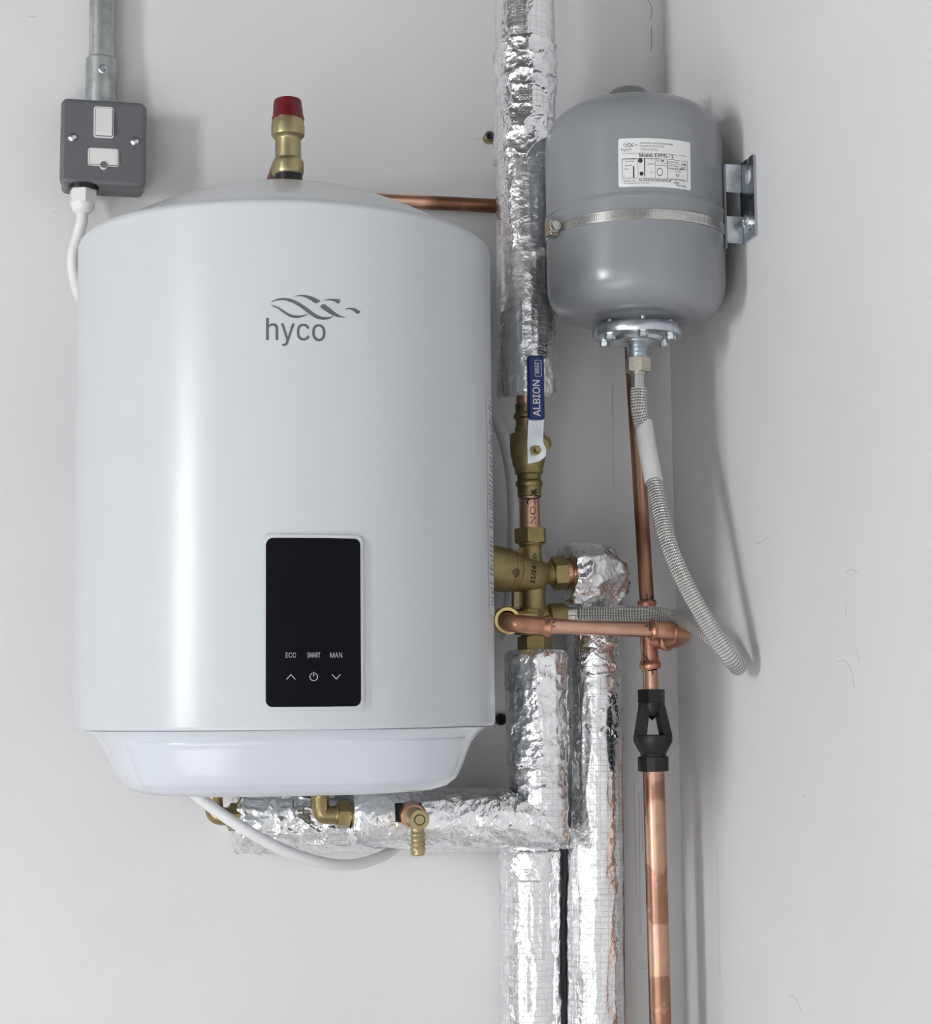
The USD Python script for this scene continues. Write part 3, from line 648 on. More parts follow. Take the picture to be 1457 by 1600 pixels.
ww = [P(806, 872, -.11), P(822, 853, -.10), P(822, 880, -.10), P(785, 868, -.115)]
part(cv, 'web', vf(m3.Manifold.hull_points(np.vstack([np.array(ww)+[0, .004, 0], np.array(ww)-[0, .004, 0]]).tolist())), 'brass_cast', smooth=False)
part(cv, 'branch', plathe(842, 897, 868, 895.5, UY, [(0, 0), (19, 0), (19, 10), (16, 14), (18.5, 18), (18.5, 22), (15, 26)]), 'brass_cast')
part(cv, 'branch_nut', phex(863.5, 896, 884, 894.5, UY, 27, rot=.15), 'brass_cast')
part(cv, 'branch_pipe', plathe(880, 894.5, 893, 894, UY, [(0, 0), (20, 0), (20, 13), (0, 13)]), 'copper_fitting', label='short copper end inside the branch nut')
part(cv, 'drain_plug', phex(808, 925, 808, 949, UY-.014, 8.5, rot=.3), 'brass')
part(cv, 'pilot_housing', plathe(826, 952, 826.5, 992, UY-.004, [(0, 0), (21, 0), (22, 3), (22, 40), (0, 40)]), 'brass_cast')
part(cv, 'hose_branch', plathe(845, 965, 884, 963, UY+.004, [(0, 0), (20, 0), (20, 8), (17, 11), (21, 14), (21, 38), (0, 39)]), 'brass_cast')
part(cv, 'lower_nut', phex(835.5, 994, 836, 1016, UY, 27, rot=.18), 'brass_cast')
part(cv, 'pipe_end', plathe(836, 1012, 836, 1022, UY, [(0, 0), (18, 0), (18, 10), (0, 10)]), 'brass_cast')
part(cv, 'outlet_ring', [lathe([(.0084, 0), (.0120, 0), (.0140, .002), (.0140, .009), (.0126, .011), (.0096, .011), (.0084, .008)], P(791, 970, -.132), (-.10, -.99, .0), 40), plathe(789, 970, 830, 968, -.122, [(0, 0), (17, 0), (17, 41), (0, 41)], Y1=-.108)], 'brass_bright', label='bright brass outlet ring')
# cast marks
hr_t = np.array([0, .003, .010, .0205, .0212, .029, .0335, .0348, .042, .0434, LL]); hr_r = np.array([22, 22, 24.5, 25, 27.6, 30, 30, 31.5, 33, 34.5, 35.5])/ks
def on_housing(v, lift=.0003):               # slides points along y onto the turned housing
    v = v.copy(); lo, hi = np.full(len(v), -.17), np.full(len(v), -.108)
    for _ in range(40):
        mid = (lo+hi)/2; p = np.stack([v[:, 0], mid, v[:, 2]], 1)-L0
        t = p @ Ld; out = np.sqrt(np.maximum((p**2).sum(1)-t**2, 0)) > np.interp(t, hr_t, hr_r)+lift+v[:, 1]
        lo, hi = np.where(out, mid, lo), np.where(out, hi, mid)
    v[:, 1] = hi; return v
def cast_text(s, h, wd, o, u, vdir):
    v, f = flat_text(s, h, wd, True)
    w = o + v[:, :1]*u + v[:, 1:2]*vdir; w[:, 1] = v[:, 2]
    return on_housing(w), f
part(cv, 'cast_lettering', cast_text('11/24', .0056, .0175, P(832, 898, UY-.02), np.array([.10, 0, .995]), np.array([-.995, 0, .10])), 'cast_dark', smooth=False, label='dark cast characters')
arrow = unary_union([Polygon([(0, .0055), (-.0026, .001), (-.0012, .001), (-.0026, -.0042), (0, -.006), (.0026, -.0042), (.0012, .001), (.0026, .001)])]); arrow = arrow.difference(arrow.buffer(-.0007))
v_, f_ = thick_plate(arrow, .0002); ao = P(836, 872, UY-.0112)
part(cv, 'flow_arrow', (ao + v_[:, :1]*[1, 0, 0] + v_[:, 1:2]*[0, 0, 1] + v_[:, 2:3]*[0, -1, 0], f_), 'cast_dark', smooth=False)
ck = P(803.5, 896, -.13)
rg = Point(0, 0).buffer(.0040).difference(Point(0, 0).buffer(.0032)); v_, f_ = thick_plate(rg, .0002)
w_ = ck + v_[:, :1]*[1, 0, 0] + v_[:, 1:2]*[0, 0, 1]; w_[:, 1] = v_[:, 2]
part(cv, 'cast_emblem', [(on_housing(w_), f_), cast_text('GF', .0034, .0045, ck, np.array([.1, 0, 1.0]), np.array([-1.0, 0, .1]))], 'cast_dark', smooth=False, label='small ringed letter mark')

# ------------------------------------------------------------------ expansion vessel on the right
EY = -.19
eA = P(990, 300, EY); es = S(eA)
ex, er = (P(850, 300, EY)[0]+P(1130, 300, EY)[0])/2, 138.5/es
def ez(py, Y=EY): return P(990, py, Y)[2]
et, eb = ez(170), ez(500)
ev = thing('expansion_vessel', 'grey steel expansion vessel strapped upright to the right-hand wall', 'expansion vessel', (ex, EY, eb))
c_ = np.array([ex, EY, 0])
seam = P(990, 303, EY-er)[2]
def arc(r0, z0, r1, z1, n, conv):            # quarter super-arc between two profile points
    o = []
    for t in np.linspace(0, math.pi/2, n):
        s_, k_ = math.sin(t)**.82, math.cos(t)**.82
        o.append((r0+(r1-r0)*s_, z1+(z0-z1)*k_) if conv else (r1+(r0-r1)*k_, z0+(z1-z0)*s_))
    return o
prof = [(0, eb+.002), (.040, eb+.001), (.052, eb)] + arc(.052, eb, er, eb+.036, 12, True)[1:] + [(er, seam-.0015), (er+.0012, seam), (er+.0010, seam+.002), (er+.0003, seam+.0035), (er, seam+.0045), (er, et-.046)] + arc(er, et-.046, .034, et, 14, False)[1:] + [(.02, et+.0012), (0, et+.0016)]
body = part(ev, 'body', lathe(prof, c_, (0, 0, 1), 96), 'vessel_grey', smooth=35)
part(ev, 'top_cap', lathe([(.0225, et-.004), (.0225, et+.010), (.0215, et+.015), (.017, et+.020), (.008, et+.0225), (0, et+.023)], c_ + [-.002, 0.006, 0], (0, 0, 1), 48), 'cap_grey', smooth=40, label='small rounded grey valve cap')
part(ev, 'neck', lathe([(0, eb-.012), (.031, eb-.012), (.031, eb-.006), (.035, eb-.002), (.042, eb+.001), (.043, eb+.003), (0, eb+.003)], c_, (0, 0, 1), 64), 'vessel_grey', label='dark recessed neck above the flange')
fz = ez(524)
fl = part(ev, 'flange', lathe([(0, fz-.0065), (.024, fz-.0065), (.027, fz-.0035), (.0405, fz-.0035), (.0435, fz-.0025), (.0443, fz), (.0443, fz+.005), (.0425, fz+.008), (0, fz+.008)], c_, (0, 0, 1), 72), 'zinc_plate', smooth=35, label='galvanised round flange')
for k_ in range(6):
    a_ = math.radians(22+60*k_); o_ = c_ + [.0345*math.cos(a_), .0345*math.sin(a_), fz-.0035]
    part(fl, 'bolt', [place(prism(6, .0052, .0046, .18), o_, (0, 0, -1), a_), lathe([(0, 0), (.0028, 0), (.0028, .005), (0, .005)], o_+[0, 0, .0105], (0, 0, 1), 14)], 'zinc_plate')
nz = ez(563)
thread = [(0, fz-.003), (.0155, fz-.004), (.0150, fz-.007), (.0115, fz-.0095)]
z_ = fz-.0095
while z_ > nz+.001:
    thread += [(.0104, z_-.0006), (.0096, z_-.0011)]; z_ -= .0013
part(ev, 'threaded_spigot', lathe(thread + [(.0096, nz), (0, nz)], c_, (0, 0, 1), 48), 'zinc_plate')
# label on the vessel's front
lcx, lcz = P(1029, 253, EY-er)[0], P(1026, 254, EY-er)
ang0 = math.asin((lcx-ex)/er)-.02
LW, LH = 112/es*1.015, 74/es
tilt = -.012
def on_vessel(mesh, lift=.0002):
    v, f = vf(mesh); v = v.copy(); x_, y_ = v[:, 0].copy(), v[:, 1].copy()
    v[:, 0], v[:, 1] = x_-tilt*y_, y_+tilt*x_
    return on_cyl((v, f), c_, er, ang0, lcz[2], lift)
lab = part(ev, 'label', on_vessel(thick_plate(rrect(LW, LH, .002), .00015, .004), .0001), 'label_white', smooth=False, label='white rating label with small black print')
U, V = LW/1150., LH/722.                     # label units: the zoomed photograph's pixels, origin at the label's centre (690, 480)
def ltext(s, x, y, w_, h_, bold=False):
    v, f = flat_text(s, h_*V, w_*U, bold); v[:, 2] *= .5
    return v + [(x-690)*U, -(y-490)*V, 0], f
def lline(x0, y0, x1, y1, t=5):
    return thick_plate(sbox(min(x0, x1)*U-t*U/2, min(-y0, -y1)*V-t*V/2, max(x0, x1)*U+t*U/2, max(-y0, -y1)*V+t*V/2), .00006, .004)[0] + [-690*U, 480*V, 0], thick_plate(sbox(min(x0, x1)*U-t*U/2, min(-y0, -y1)*V-t*V/2, max(x0, x1)*U+t*U/2, max(-y0, -y1)*V+t*V/2), .00006, .004)[1]
words = [ltext('Normandy Court, Express Way', 700, 205, 510, 26), ltext('Castleford, WF10 5QP', 625, 250, 370, 26), ltext('T 01924 225 200', 580, 300, 265, 26),
         ltext('Model: EXP5L-1', 695, 385, 530, 46, True), ltext('hyco', 240, 300, 155, 40), ltext('3.5  bar', 745, 455, 130, 34, True), ltext('PS MAX PRESS', 950, 465, 200, 20), ltext('10 bar', 1140, 475, 80, 30, True),
         ltext('PT TEST PRES', 945, 525, 200, 20), ltext('14.3', 1120, 535, 80, 30, True), ltext('/ 10', 600, 450, 60, 20), ltext('+100°C', 595, 517, 110, 22), ltext('-10°C', 610, 640, 80, 22),
         ltext('INSTALLATION', 280, 442, 200, 20), ltext('DIAGRAM', 285, 475, 130, 18), ltext('liquid', 265, 535, 100, 22), ltext('tank', 240, 585, 70, 22), ltext('A', 200, 692, 20, 22),
         ltext('STANDARD DATA', 1000, 565, 260, 18), ltext('AC 80', 1030, 600, 100, 18), ltext('IDENT. No', 285, 765, 190, 24), ltext('AC/95/019/10091999/25', 670, 755, 500, 34, True), ltext('AEA', 1010, 770, 90, 26, True),
         ltext('manufactured by Italy Spa', 390, 800, 380, 18), ltext('Made in Italy', 1090, 805, 170, 22), ltext('POTABLE WATER', 1040, 718, 240, 18)]
part(lab, 'lettering', on_vessel(words, .0003), 'print_black', smooth=False)
lines = [lline(165, 343, 1190, 343)] + [lline(170, y_, 1200, y_) for y_ in (420, 715)] + [lline(x_, 420, x_, 715) for x_ in (172, 408, 668, 860, 1200)] + [lline(668, 520, 860, 520), lline(668, 485, 1200, 485, 4), lline(860, 545, 1200, 545, 4), lline(510, 430, 510, 690, 12), lline(345, 545, 345, 700, 20)]
for cx_, cy_, r_ in ((447, 465, 34), (462, 660, 30)):
    v_, f_ = thick_plate(affinity.scale(Point(0, 0).buffer(1), r_*U, r_*V), .00006); lines.append((v_ + [(cx_-690)*U, -(cy_-490)*V, 0], f_))
v_, f_ = thick_plate(affinity.scale(Point(0, 0).buffer(1).difference(Point(0, 0).buffer(.82)), 46*U, 62*V), .00006); lines.append((v_ + [(738-690)*U, -(628-490)*V, 0], f_))
v_, f_ = thick_plate(affinity.scale(Point(0, 0).buffer(1).difference(Point(0, 0).buffer(.7)), 26*U, 22*V), .00006); lines.append((v_ + [(1030-690)*U, -(655-490)*V, 0], f_))
part(lab, 'diagram', on_vessel(lines, .0003), 'print_black', smooth=False)
sm = []
for wv in WAVES:
    pts = np.array(wv); pts = np.stack([(180+(pts[:, 0]-424)*1.55-690)*U, -(200+(pts[:, 1]-461)*1.6-490)*V], 1)
    sm.append(thick_plate(Polygon(smooth_poly(pts, 4)).buffer(0), .00006))
part(lab, 'emblem', on_vessel(sm, .0003), 'print_black', smooth=False)

# band clamp round the vessel
sz = P(990, 333, EY-er)[2]
bc = thing('band_clamp', 'stainless steel worm-drive band clamp round the grey vessel', 'clamp', (ex, EY, sz))
bh, rb = .0047, er+.0009
part(bc, 'band', lathe([(er+.0001, sz-bh), (rb+.0006, sz-bh), (rb+.0006, sz-bh*.72), (rb, sz-bh*.66), (rb, sz+bh*.66), (rb+.0006, sz+bh*.72), (rb+.0006, sz+bh), (er+.0001, sz+bh)], np.array([ex, EY, 0]), (0, 0, 1), 96), 'stainless', smooth=35)
slots = []
for a_ in np.radians(np.arange(-62, 48, 1.25)):
    n_ = np.array([math.sin(a_), -math.cos(a_), 0]); tg = np.array([math.cos(a_), math.sin(a_), 0])
    bx_ = vf(trimesh.creation.box((.00062, .0006, bh*1.15))); v_ = bx_[0]
    slots.append((np.array([ex, EY, sz]) + n_*(rb+.0002) + v_[:, :1]*tg + v_[:, 1:2]*n_ + v_[:, 2:3]*[0, 0, 1], bx_[1]))
part(bc, 'thread_teeth', slots, 'bright_steel', smooth=False, kind='stuff', label='row of pressed worm-thread teeth')
ha = math.radians(-76); hn = np.array([math.sin(ha), -math.cos(ha), 0]); htg = np.array([math.cos(ha), math.sin(ha), 0]); ho = np.array([ex, EY, sz]) + hn*(rb+.0045)
def local(mesh, o, a, b, c):
    v, f = vf(mesh); return o + v[:, :1]*a + v[:, 1:2]*b + v[:, 2:3]*c, f
part(bc, 'screw_housing', [local(boxm((-.009, -.0050, -.0078), (.004, .0040, .0078), .0008), ho, htg, hn, np.array([0, 0, 1.0]))], 'nickel')
part(bc, 'screw', [place(prism(6, .0050, .006, .15), ho+htg*.006+hn*.0015, htg), lathe([(0, 0), (.0056, 0), (.0056, .0012), (0, .0012)], ho+htg*.0055+hn*.001, htg, 24)], 'stainless')

# wall bracket carrying the vessel
br = thing('wall_bracket', 'folded zinc-plated bracket screwed to the right-hand wall beside the grey vessel', 'bracket', PX(1172, 310))
xw = WALL_X-.0005
pA, pB, pC, pD = PX(1161, 254), PX(1181, 241), PX(1185.5, 370), PX(1166.5, 378)
ya, yb = (pA[1]+pD[1])/2, (pB[1]+pC[1])/2
zt_, zb_ = pB[2], (pC[2]+pD[2])/2
poly = sbox(yb, zb_, ya+.004, zt_).buffer(-.002).buffer(.002)
def yz(px, py): p_ = PX(px, py); return p_[1], p_[2]
ky, kz = yz(1173.5, 276)
hole = Point(ky, kz).buffer(.0075).union(sbox(ky-.002, kz, ky+.002, kz+.021))
hy, hz = yz(1174, 346)
poly2 = poly.difference(hole)
v_, f_ = thick_plate(poly2, .0022)
part(br, 'back_plate', (np.stack([xw-v_[:, 2], v_[:, 0], v_[:, 1]], 1), f_[:, ::-1]), 'dark_zinc', smooth=False)
vx = ex+er*.90
for (t0, t1) in ((257, 301), (338, 380)):
    za, zb2 = P(1150, t0, ya)[2], P(1150, t1, ya)[2]
    part(br, 'arm', boxm((vx, ya-.001, zb2), (xw-.0022, ya+.0012, za), .0006), 'zinc_plate', smooth=False)
    part(br, 'arm', boxm((vx, ya+.042, zb2), (xw-.0022, ya+.044, za), .0006), 'zinc_plate', smooth=False)
part(br, 'cradle', boxm((vx-.0015, ya-.001, P(1130, 388, ya)[2]), (vx+.0006, ya+.044, P(1130, 257, ya)[2]), .0006), 'vessel_grey', smooth=False)
part(br, 'washer', lathe([(.004, 0), (.0095, 0), (.0095, .0014), (.004, .0016)], (xw-.0022, hy, hz), (-1, 0, 0), 32), 'bright_steel')
part(br, 'screw', lathe([(.0065, 0), (.0062, .0022), (.0045, .0036), (.0016, .0038), (.0010, .0028), (0, .0026)], (xw-.0036, hy, hz), (-1, 0, 0), 28), 'bright_steel')

# ------------------------------------------------------------------ braided hose
hs = thing('braided_hose', 'braided stainless steel hose looping from the grey vessel to the brass control valve', 'hose', (ex, EY, nz-.08))
hr = 12.4/es
n0 = np.array([ex, EY, nz+.002])
part(hs, 'nut', place(prism(6, 20/es, 22/es, .12), n0, (0, 0, -1), math.pi/6), 'nickel')
d0 = n0-[0, 0, 22/es]
part(hs, 'ferrule', lathe([(0, 0), (.0075, 0), (.0075, .003), (.0066, .0035), (.0066, .017), (.0072, .0175), (.0072, .021), (0, .021)], d0, (0, 0, -1), 32), 'stainless')
hp = [d0-[0, 0, .016], d0-[0, 0, .035], P(1005, 672, -.188), P(1025, 765, -.215), P(1047, 855, -.235), P(1078, 925, -.246), P(1112, 983, -.252), P(1140, 1026, -.254), P(1152, 1040, -.247), P(1151, 1041, -.229),
      P(1138, 1024, -.214), P(1112, 996, -.195), P(1082, 976, -.168), P(1046, 963, -.140), P(1000, 959, -.128), P(950, 960, -.112), P(905, 960, -.100)]
v_, f_, uv_, _ = sweep(smooth_path(hp, .003), hr, 26, ref=(0, 1, 0))
uv_ = uv_.copy(); uv_[..., 0] *= (round(2*math.pi*hr/.0034)*.0034)/(2*math.pi*hr)
part(hs, 'braided_sleeve', (v_.reshape(-1, 3), f_), 'hose_braid', uv=uv_.reshape(-1, 2))
part(hs, 'white_sleeve', tube(smooth_path([P(1006, 661, -.186), P(1013, 705, -.198), P(1022, 752, -.212)], .003), hr*1.14, 26), 'sleeve_white', label='plain white plastic sleeve on the hose')
part(hs, 'ferrule', plathe(916, 959.5, 884, 960, -.099, [(0, 0), (10.5, 0), (10.5, 18), (11.5, 19), (11.5, 32), (0, 32)]), 'stainless')

# ------------------------------------------------------------------ brass elbows and drain cock under the heater
def brass_elbow(label, xv, yt, yb2, xh, Y, yd=0, dx=0):
    t = thing('brass_elbow', label, 'pipe elbow', P(xv, yb2, Y), 'brass compression elbows under the heater')
    s = S(P(xv, yb2, Y))
    pth = smooth_path(round_corner([P(xv, yt+6, Y), P(xv+1.5, yb2, Y), P(xh-12, yb2+yd-1, Y)], .006), .0015)
    part(t, 'body', tube(pth, 14.2/s, 24), 'brass')
    part(t, 'collar', plathe(xv, yt-10, xv+.3, yt+15, Y, [(0, 0), (18.5, 0), (18.5, 16), (17.5, 19), (15, 21), (14, 25), (0, 25)]), 'brass')
    a, b = P(xh-24, yb2+yd-1.5, Y), P(xh, yb2+yd-1, Y)
    part(t, 'nut', phex(xh-22, yb2+yd-1.5, xh-3, yb2+yd-1, Y, 22.5, rot=.25), 'brass')
    part(t, 'olive_ring', plathe(xh-25, yb2+yd-1.5, xh+2, yb2+yd-1, Y, [(0, 0), (16, 0), (17, 3), (17, 27), (0, 27)]), 'brass')
    return t
brass_elbow('brass elbow under the middle of the heater, turned into the front foil pipe', 500, 1232, 1274, 549, UY)
brass_elbow('left brass elbow under the heater, at the crumpled foil pipe end', 334, 1232, 1274, 380, -.05, 4)
dc = thing('drain_cock', 'small brass drain cock with a ribbed spout poking out of the front foil pipe', 'drain cock', P(654, 1330, -.165))
q0, q1 = P(640, 1270, UY-.016), P(656, 1281, -.172)
dd = (q1-q0)/np.linalg.norm(q1-q0); ds = S(q1); DL = np.linalg.norm(q1-q0)
part(dc, 'tee_end', lathe([(.0085, 0), (.0125, 0), (.0125, DL*.45), (.0108, DL*.5), (.0085, DL*.5)], q0, dd, 36), 'copper', label='copper tee socket behind the cock')
db = part(dc, 'body', lathe([(0, DL*.35), (.0088, DL*.35), (.0092, DL*.55), (.0094, DL-.004), (15.8/ds, DL-.003), (15.8/ds, DL-.001), (14.8/ds, DL), (9/ds, DL), (8.6/ds, DL-.003), (0, DL-.003)], q0, dd, 40), 'brass_pale', smooth=35)
part(db, 'valve_screw', lathe([(0, 0), (7.6/ds, 0), (7.6/ds, .0034), (6.6/ds, .0042), (0, .0042)], q1-dd*.003, dd, 28), 'brass_pale')
rib = [(0, 0), (10.5, 0), (11, 8)]
for i in range(4): rib += [(10.6, 10+i*7.5), (12.6, 15+i*7.5), (12.4, 17+i*7.5)]
rib += [(11, 42), (10.6, 46), (8, 48), (7.2, 47), (6.6, 36), (0, 36)]
part(dc, 'spout', plathe(652.5, 1289, 653.5, 1337, -.165, rib), 'brass_pale')
def foil_patch(x0, x1, y0, y1, Y, r, grow):  # curved dark cut-out on the horizontal pipe
    xs = np.linspace(P(x0, (y0+y1)/2, Y-r)[0], P(x1, (y0+y1)/2, Y-r)[0], 6); zc_ = P(640, 1277.6, Y)[2]
    zz = np.linspace(P(640, y1, Y-r)[2], P(640, y0, Y-r)[2], 10)-zc_
    a = np.arcsin(np.clip(zz/r, -1, 1)); v = []
    for g in (grow, -.004):
        for x_ in xs:
            for t in a: v.append((x_, Y-(r+g)*math.cos(t), zc_+(r+g)*math.sin(t)))
    f = []; n = 10; m = 60
    for i in range(5):
        for j in range(9):
            p_ = i*n+j; f += [(p_, p_+n, p_+n+1), (p_, p_+n+1, p_+1)]
    for i in range(5):
        p_, t_ = i*n, i*n+9; f += [(p_, p_+m, p_+n+m), (p_, p_+n+m, p_+n), (t_, t_+n, t_+n+m), (t_, t_+n+m, t_+m)]
    for j in range(9):
        p_, t_ = j, 50+j; f += [(p_, p_+1, p_+1+m), (p_, p_+1+m, p_+m), (t_, t_+m, t_+m+1), (t_, t_+m+1, t_+1)]
    return np.array(v), np.array(f)
part(fa, 'cut_out', foil_patch(618, 660, 1256, 1284, UY, a_r, .0014), 'dark_gap', smooth=False, label='dark square opening cut in the foil for the drain cock')

# ------------------------------------------------------------------ conduit, switch box, gland and cable on the left
SBY = -.045
cd = thing('conduit', 'galvanised steel conduit dropping into the grey switch box', 'conduit', P(160, 150, -.0165))
part(cd, 'tube', plathe(158.5, 110, 160, -40, -.0165, [(0, 0), (19.5, 0), (19.5, 150), (19.5, 150+S(P(160, -40, -.0165))*(TOP_Z-.004-P(160, -40, -.0165)[2])), (0, 150+S(P(160, -40, -.0165))*(TOP_Z-.004-P(160, -40, -.0165)[2]))], n=40), 'galvanised')
cpl = part(cd, 'coupler', plathe(158.5, 92, 158, 168, -.0165, [(19.5, 0), (22.5, .5), (24.2, 3), (24.2, 76), (0, 76)], n=40), 'galvanised')
gs = P(161, 107.5, -.0165-24/S(P(158, 107, -.0165)))
part(cpl, 'grub_screw', [lathe([(.0030, 0), (.0048, 0), (.0048, .0012), (.0036, .002), (.0030, .0010), (.0014, .0010), (.0012, .0003), (0, .0003)], gs+[0, .0012, 0], (0, -1, 0), 24)], 'zinc_plate')
bl, brr = P(94, 220, SBY), P(228.5, 224, SBY)
bt, bbm = P(160, 155.5, SBY)[2], P(158, 289, SBY)[2]
bw, bhh = brr[0]-bl[0], bt-bbm; bcx, bcz = (brr[0]+bl[0])/2, (bt+bbm)/2
sb = thing('switch_box', 'grey metal-clad fused switch box with a white rocker beside the steel conduit', 'switch', (bcx, 0, bbm))
tl = .006                                    # the box hangs very slightly turned
def sbx(mesh):
    v, f = vf(mesh); v = v.copy(); x_, z_ = v[:, 0]-bcx, v[:, 2]-bcz
    v[:, 0], v[:, 2] = bcx+x_*math.cos(tl)+z_*math.sin(tl), bcz-x_*math.sin(tl)+z_*math.cos(tl); return v, f
def rbox(w_, h_, y0_, y1_, r, bev, cx_=None, cz_=None):
    cx_, cz_ = bcx if cx_ is None else cx_, bcz if cz_ is None else cz_
    o = []
    for ins, ya_, yb_ in ((0, y0_, y1_+bev), (bev*.3, y0_, y1_+bev*.3), (bev, y0_, y1_)):
        pl = np.array(rrect(w_-2*ins, h_-2*ins, max(r-ins, .0005)).exterior.coords)[:-1]
        o.append(m3.CrossSection([pl.tolist()]).extrude(abs(yb_-ya_)))
    m = m3.Manifold.batch_hull(o); v, f = vf(m)
    return sbx((np.stack([cx_+v[:, 0], y0_-v[:, 2], cz_+v[:, 1]], 1), f))
part(sb, 'back_box', rbox(bw-.003, bhh-.003, -.0005, SBY+.016, .006, .002), 'box_grey')
plate = part(sb, 'cover_plate', rbox(bw, bhh, SBY+.0155, SBY, .0075, .0042), 'box_grey')
def sp_(px, py): p_ = P(px, py, SBY-.001); return p_[0], p_[2]
ks_ = S(P(160, 220, SBY))
def sbplate(poly, cx_, cz_, depth, base=0.0):
    v, f = thick_plate(poly, depth); return np.stack([cx_+v[:, 0], SBY-base-v[:, 2]+0*v[:, 0], cz_+v[:, 1]], 1), f
sx, sz_ = sp_(162.3, 191)
sw = part(sb, 'switch_surround', sbplate(rrect(31/ks_, 50/ks_, 4.5/ks_), sx, sz_, .0009), 'white_plastic', smooth=False)
part(sw, 'switch_gap', sbplate(rrect(27.5/ks_, 46/ks_, 3/ks_), sx, sz_, .0002, .0009), 'print_grey', smooth=False, label='dark gap round the rocker')
rk = m3.Manifold.hull_points(np.array([(a*12.7/ks_, b, c*21.8/ks_) for a in (-1, 1) for b, c in ((0, -1), (0, 1), (-.0016, 1), (-.0046, -.80), (-.0018, -1))]).tolist())
part(sb, 'rocker_switch', vf(rk)[0] + [sx, SBY-.0009, sz_] if False else (vf(rk)[0] + np.array([sx, SBY-.0009, sz_]), vf(rk)[1]), 'white_plastic', smooth=25)
fx, fz_ = sp_(162, 245.5)
fuse = rrect(48/ks_, 28.5/ks_, 4.2/ks_).union(Point(0, -14/ks_).buffer(6/ks_))
fh = part(sb, 'fuse_surround', sbplate(fuse, fx, fz_, .0009), 'white_plastic', smooth=False)
part(fh, 'fuse_gap', sbplate(rrect(45/ks_, 26/ks_, 3/ks_), fx, fz_, .0002, .0009), 'print_grey', smooth=False, label='dark gap round the fuse carrier')
part(sb, 'fuse_carrier', sbplate(rrect(43.6/ks_, 24.6/ks_, 2.6/ks_), fx, fz_, .0016, .0009), 'white_plastic', smooth=False)
fs = np.array([fx, SBY-.0024, fz_-13/ks_])
part(sb, 'fuse_screw', [lathe([(0, .0002), (5.2/ks_, .0002), (5.2/ks_, .0014), (4.6/ks_, .002), (0, .002)], fs, (0, -1, 0), 24)], 'dark_zinc')
part(sb, 'screw_slot', local(vf(trimesh.creation.box((.0012, .0004, .0056))), fs-[0, .0021, 0], np.array([.85, 0, .5]), np.array([0, 1., 0]), np.array([-.5, 0, .85])), 'nickel', smooth=False)
for px, py in ((113, 214.5), (210.5, 221)):
    s3 = np.array([sp_(px, py)[0], SBY, sp_(px, py)[1]])
    part(sb, 'cover_screw', lathe([(.0046, 0), (.0046, .0007), (.0042, .0018), (.0026, .0030), (.0010, .0032), (.0008, .0026), (0, .0026)], s3, (0, -1, 0), 28), 'bright_steel')
GY = -.033
gl = thing('cable_gland', 'white plastic cable gland below the grey switch box', 'cable gland', P(130, 333, GY))
part(gl, 'seal', plathe(130.5, 291, 130.3, 299, GY, [(0, 0), (24, 0), (24, 7), (0, 7)]), 'black_plastic', label='black rubber sealing washer')
part(gl, 'lock_nut', phex(130.3, 297, 130, 308, GY, 21.5, rot=.35), 'white_plastic')
part(gl, 'dome_nut', [phex(130, 306, 129.5, 320, GY, 21, rot=.35), plathe(129.5, 318, 129, 334, GY, [(19, 0), (18.5, 3), (15, 12), (11, 15), (8.5, 16), (0, 16)])], 'white_plastic')
pcab = thing('power_cable', 'white flex from the gland, passing behind the heater and looping below it', 'cable', P(129, 340, GY))
def cable_path():
    return [P(129, 330, GY), P(128, 345, GY), P(121, 372, -.028), P(113.5, 400, -.026), P(116, 430, -.022), P(130, 470, -.012), P(200, 520, -.0055), P(450, 560, -.0055), P(680, 590, -.0055),
            P(742, 622, -.012), P(770, 648, -.02), P(788, 690, -.028), P(800, 755, -.03), P(802, 830, -.03), P(799, 900, -.026), P(790, 1000, -.018)]
part(pcab, 'flex', tube(smooth_path(cable_path(), .004), 8.6/S(P(800, 760, -.02)), 16), 'cable_white')
lc2 = thing('power_cable', 'white flex hanging in a loop across the brass elbows under the heater', 'cable', P(540, 1354, -.1))
part(lc2, 'flex', tube(smooth_path([P(284, 1215, -.16), P(300, 1236, -.165), P(335, 1264, -.165), P(385, 1297, -.165), P(445, 1329, -.155), P(500, 1347, -.14), P(545, 1352, -.12), P(590, 1341, -.09), P(618, 1325, -.0665), P(650, 1296, -.0655), P(680, 1250, -.0655)], .004), 9.2/S(P(445, 1329, -.155)), 18), 'cable_white')

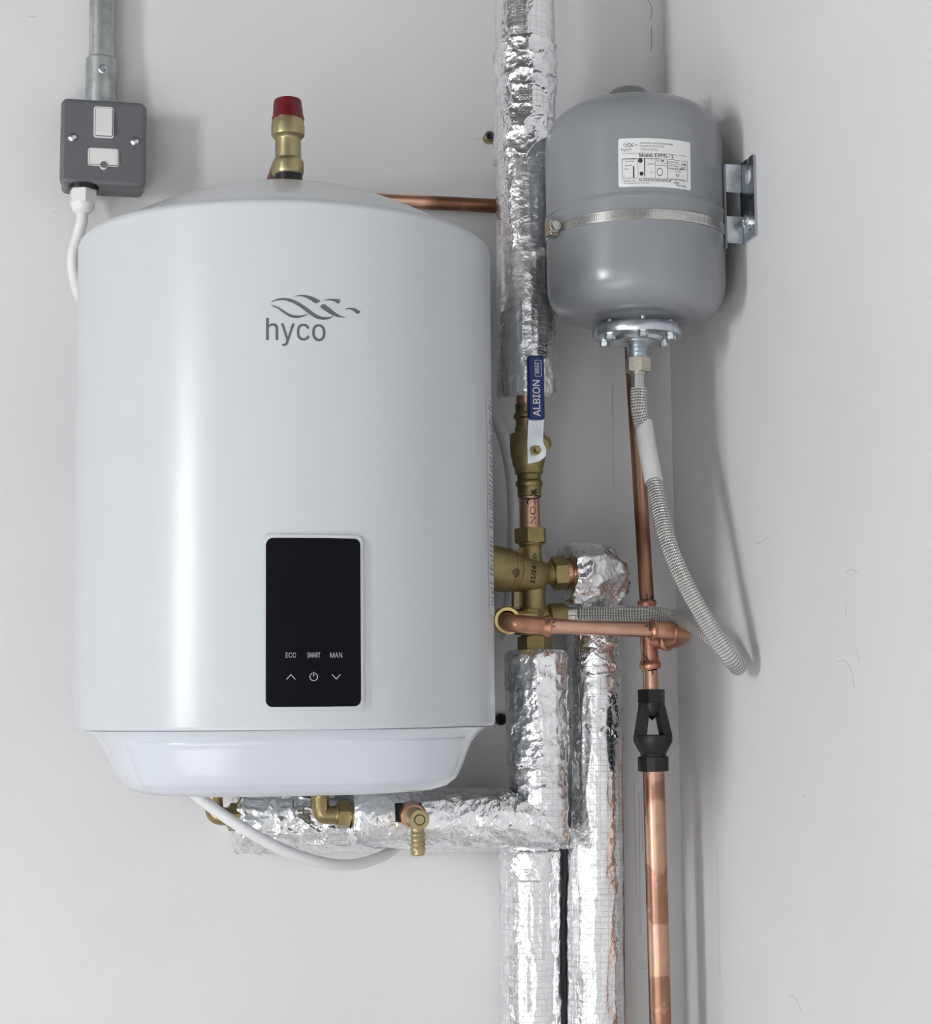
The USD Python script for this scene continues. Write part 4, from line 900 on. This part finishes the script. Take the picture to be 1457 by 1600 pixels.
# ------------------------------------------------------------------ wall fixings and marks
def fixing(label, px, py, matc):
    o = P(px, py, 0)
    t = thing('pipe_clip_boss', label, 'wall fixing', o)
    part(t, 'ring', lathe([(0, 0), (.0060, 0), (.0060, .009), (.0050, .010), (.0040, .010), (.0040, .002), (0, .002)], o, (0, -1, 0), 28), 'brass' if matc else 'black_plastic')
    part(t, 'plug', lathe([(0, .002), (.0039, .002), (.0039, .0085), (.002, .0080), (0, .006)], o, (0, -1, 0), 20), 'blue_plug' if matc else 'dark_gap')
fixing('small brass ringed wall fixing beside the upper foil pipe', 763, 217, True)
fixing('small black wall fixing beside the heater bottom right corner', 781, 1124, False)
def marks(wall, fn, lines_, r=.0002, matn='pencil', name='scuff_mark'):
    for s in lines_:
        pts = np.array([fn(x, y) for x, y in s]); 
        part(wall, name, tube(smooth_path(pts, .004) if len(pts) > 2 else pts, r, 6), matn)
bk = lambda x, y: P(x, y, 0.0)
marks(wall_back, bk, [[(958, 600), (957.5, 625)], [(957.5, 620), (959, 700), (960, 759)], [(43, 25), (58, 27)], [(741, 217), (757, 217)], [(998, 1512), (1014, 1513)], [(991, 1215), (995, 1400)], [(999, 1240), (1001, 1460)], [(1003, 1235), (1005, 1330)], [(84, 331), (88, 333)], [(106, 325), (109, 327)]])
rw = lambda x, y: PX(x, y)
marks(wall_right, rw, [[(1340, 894), (1328, 890), (1322, 897)], [(1354, 888), (1356, 889)], [(1323, 965), (1322, 950), (1324, 940)], [(1308, 1035), (1320, 1032), (1330, 1045), (1336, 1076)], [(1202, 838), (1190, 848), (1183, 850)], [(1337, 1010), (1344, 1033)], [(1235, 1555), (1245, 1562), (1252, 1580)], [(1092, 1251.5), (1095, 1252)], [(1211, 254), (1212.5, 255)], [(1211, 270), (1212, 271)], [(1090, 1043), (1095, 1044)], [(1436, 1418), (1436.5, 1420)], [(1443, 1417), (1444, 1420)], [(1257, 1245), (1259, 1240)], [(1121, 1320), (1123, 1400), (1126, 1530)]], r=.0002)
marks(wall_back, bk, [[(1012, 0), (1018, 8), (1019, 20), (1017, 30)], [(1018, 42), (1019, 60), (1018, 80)]], r=.0005, matn='stain_brown', name='stain')
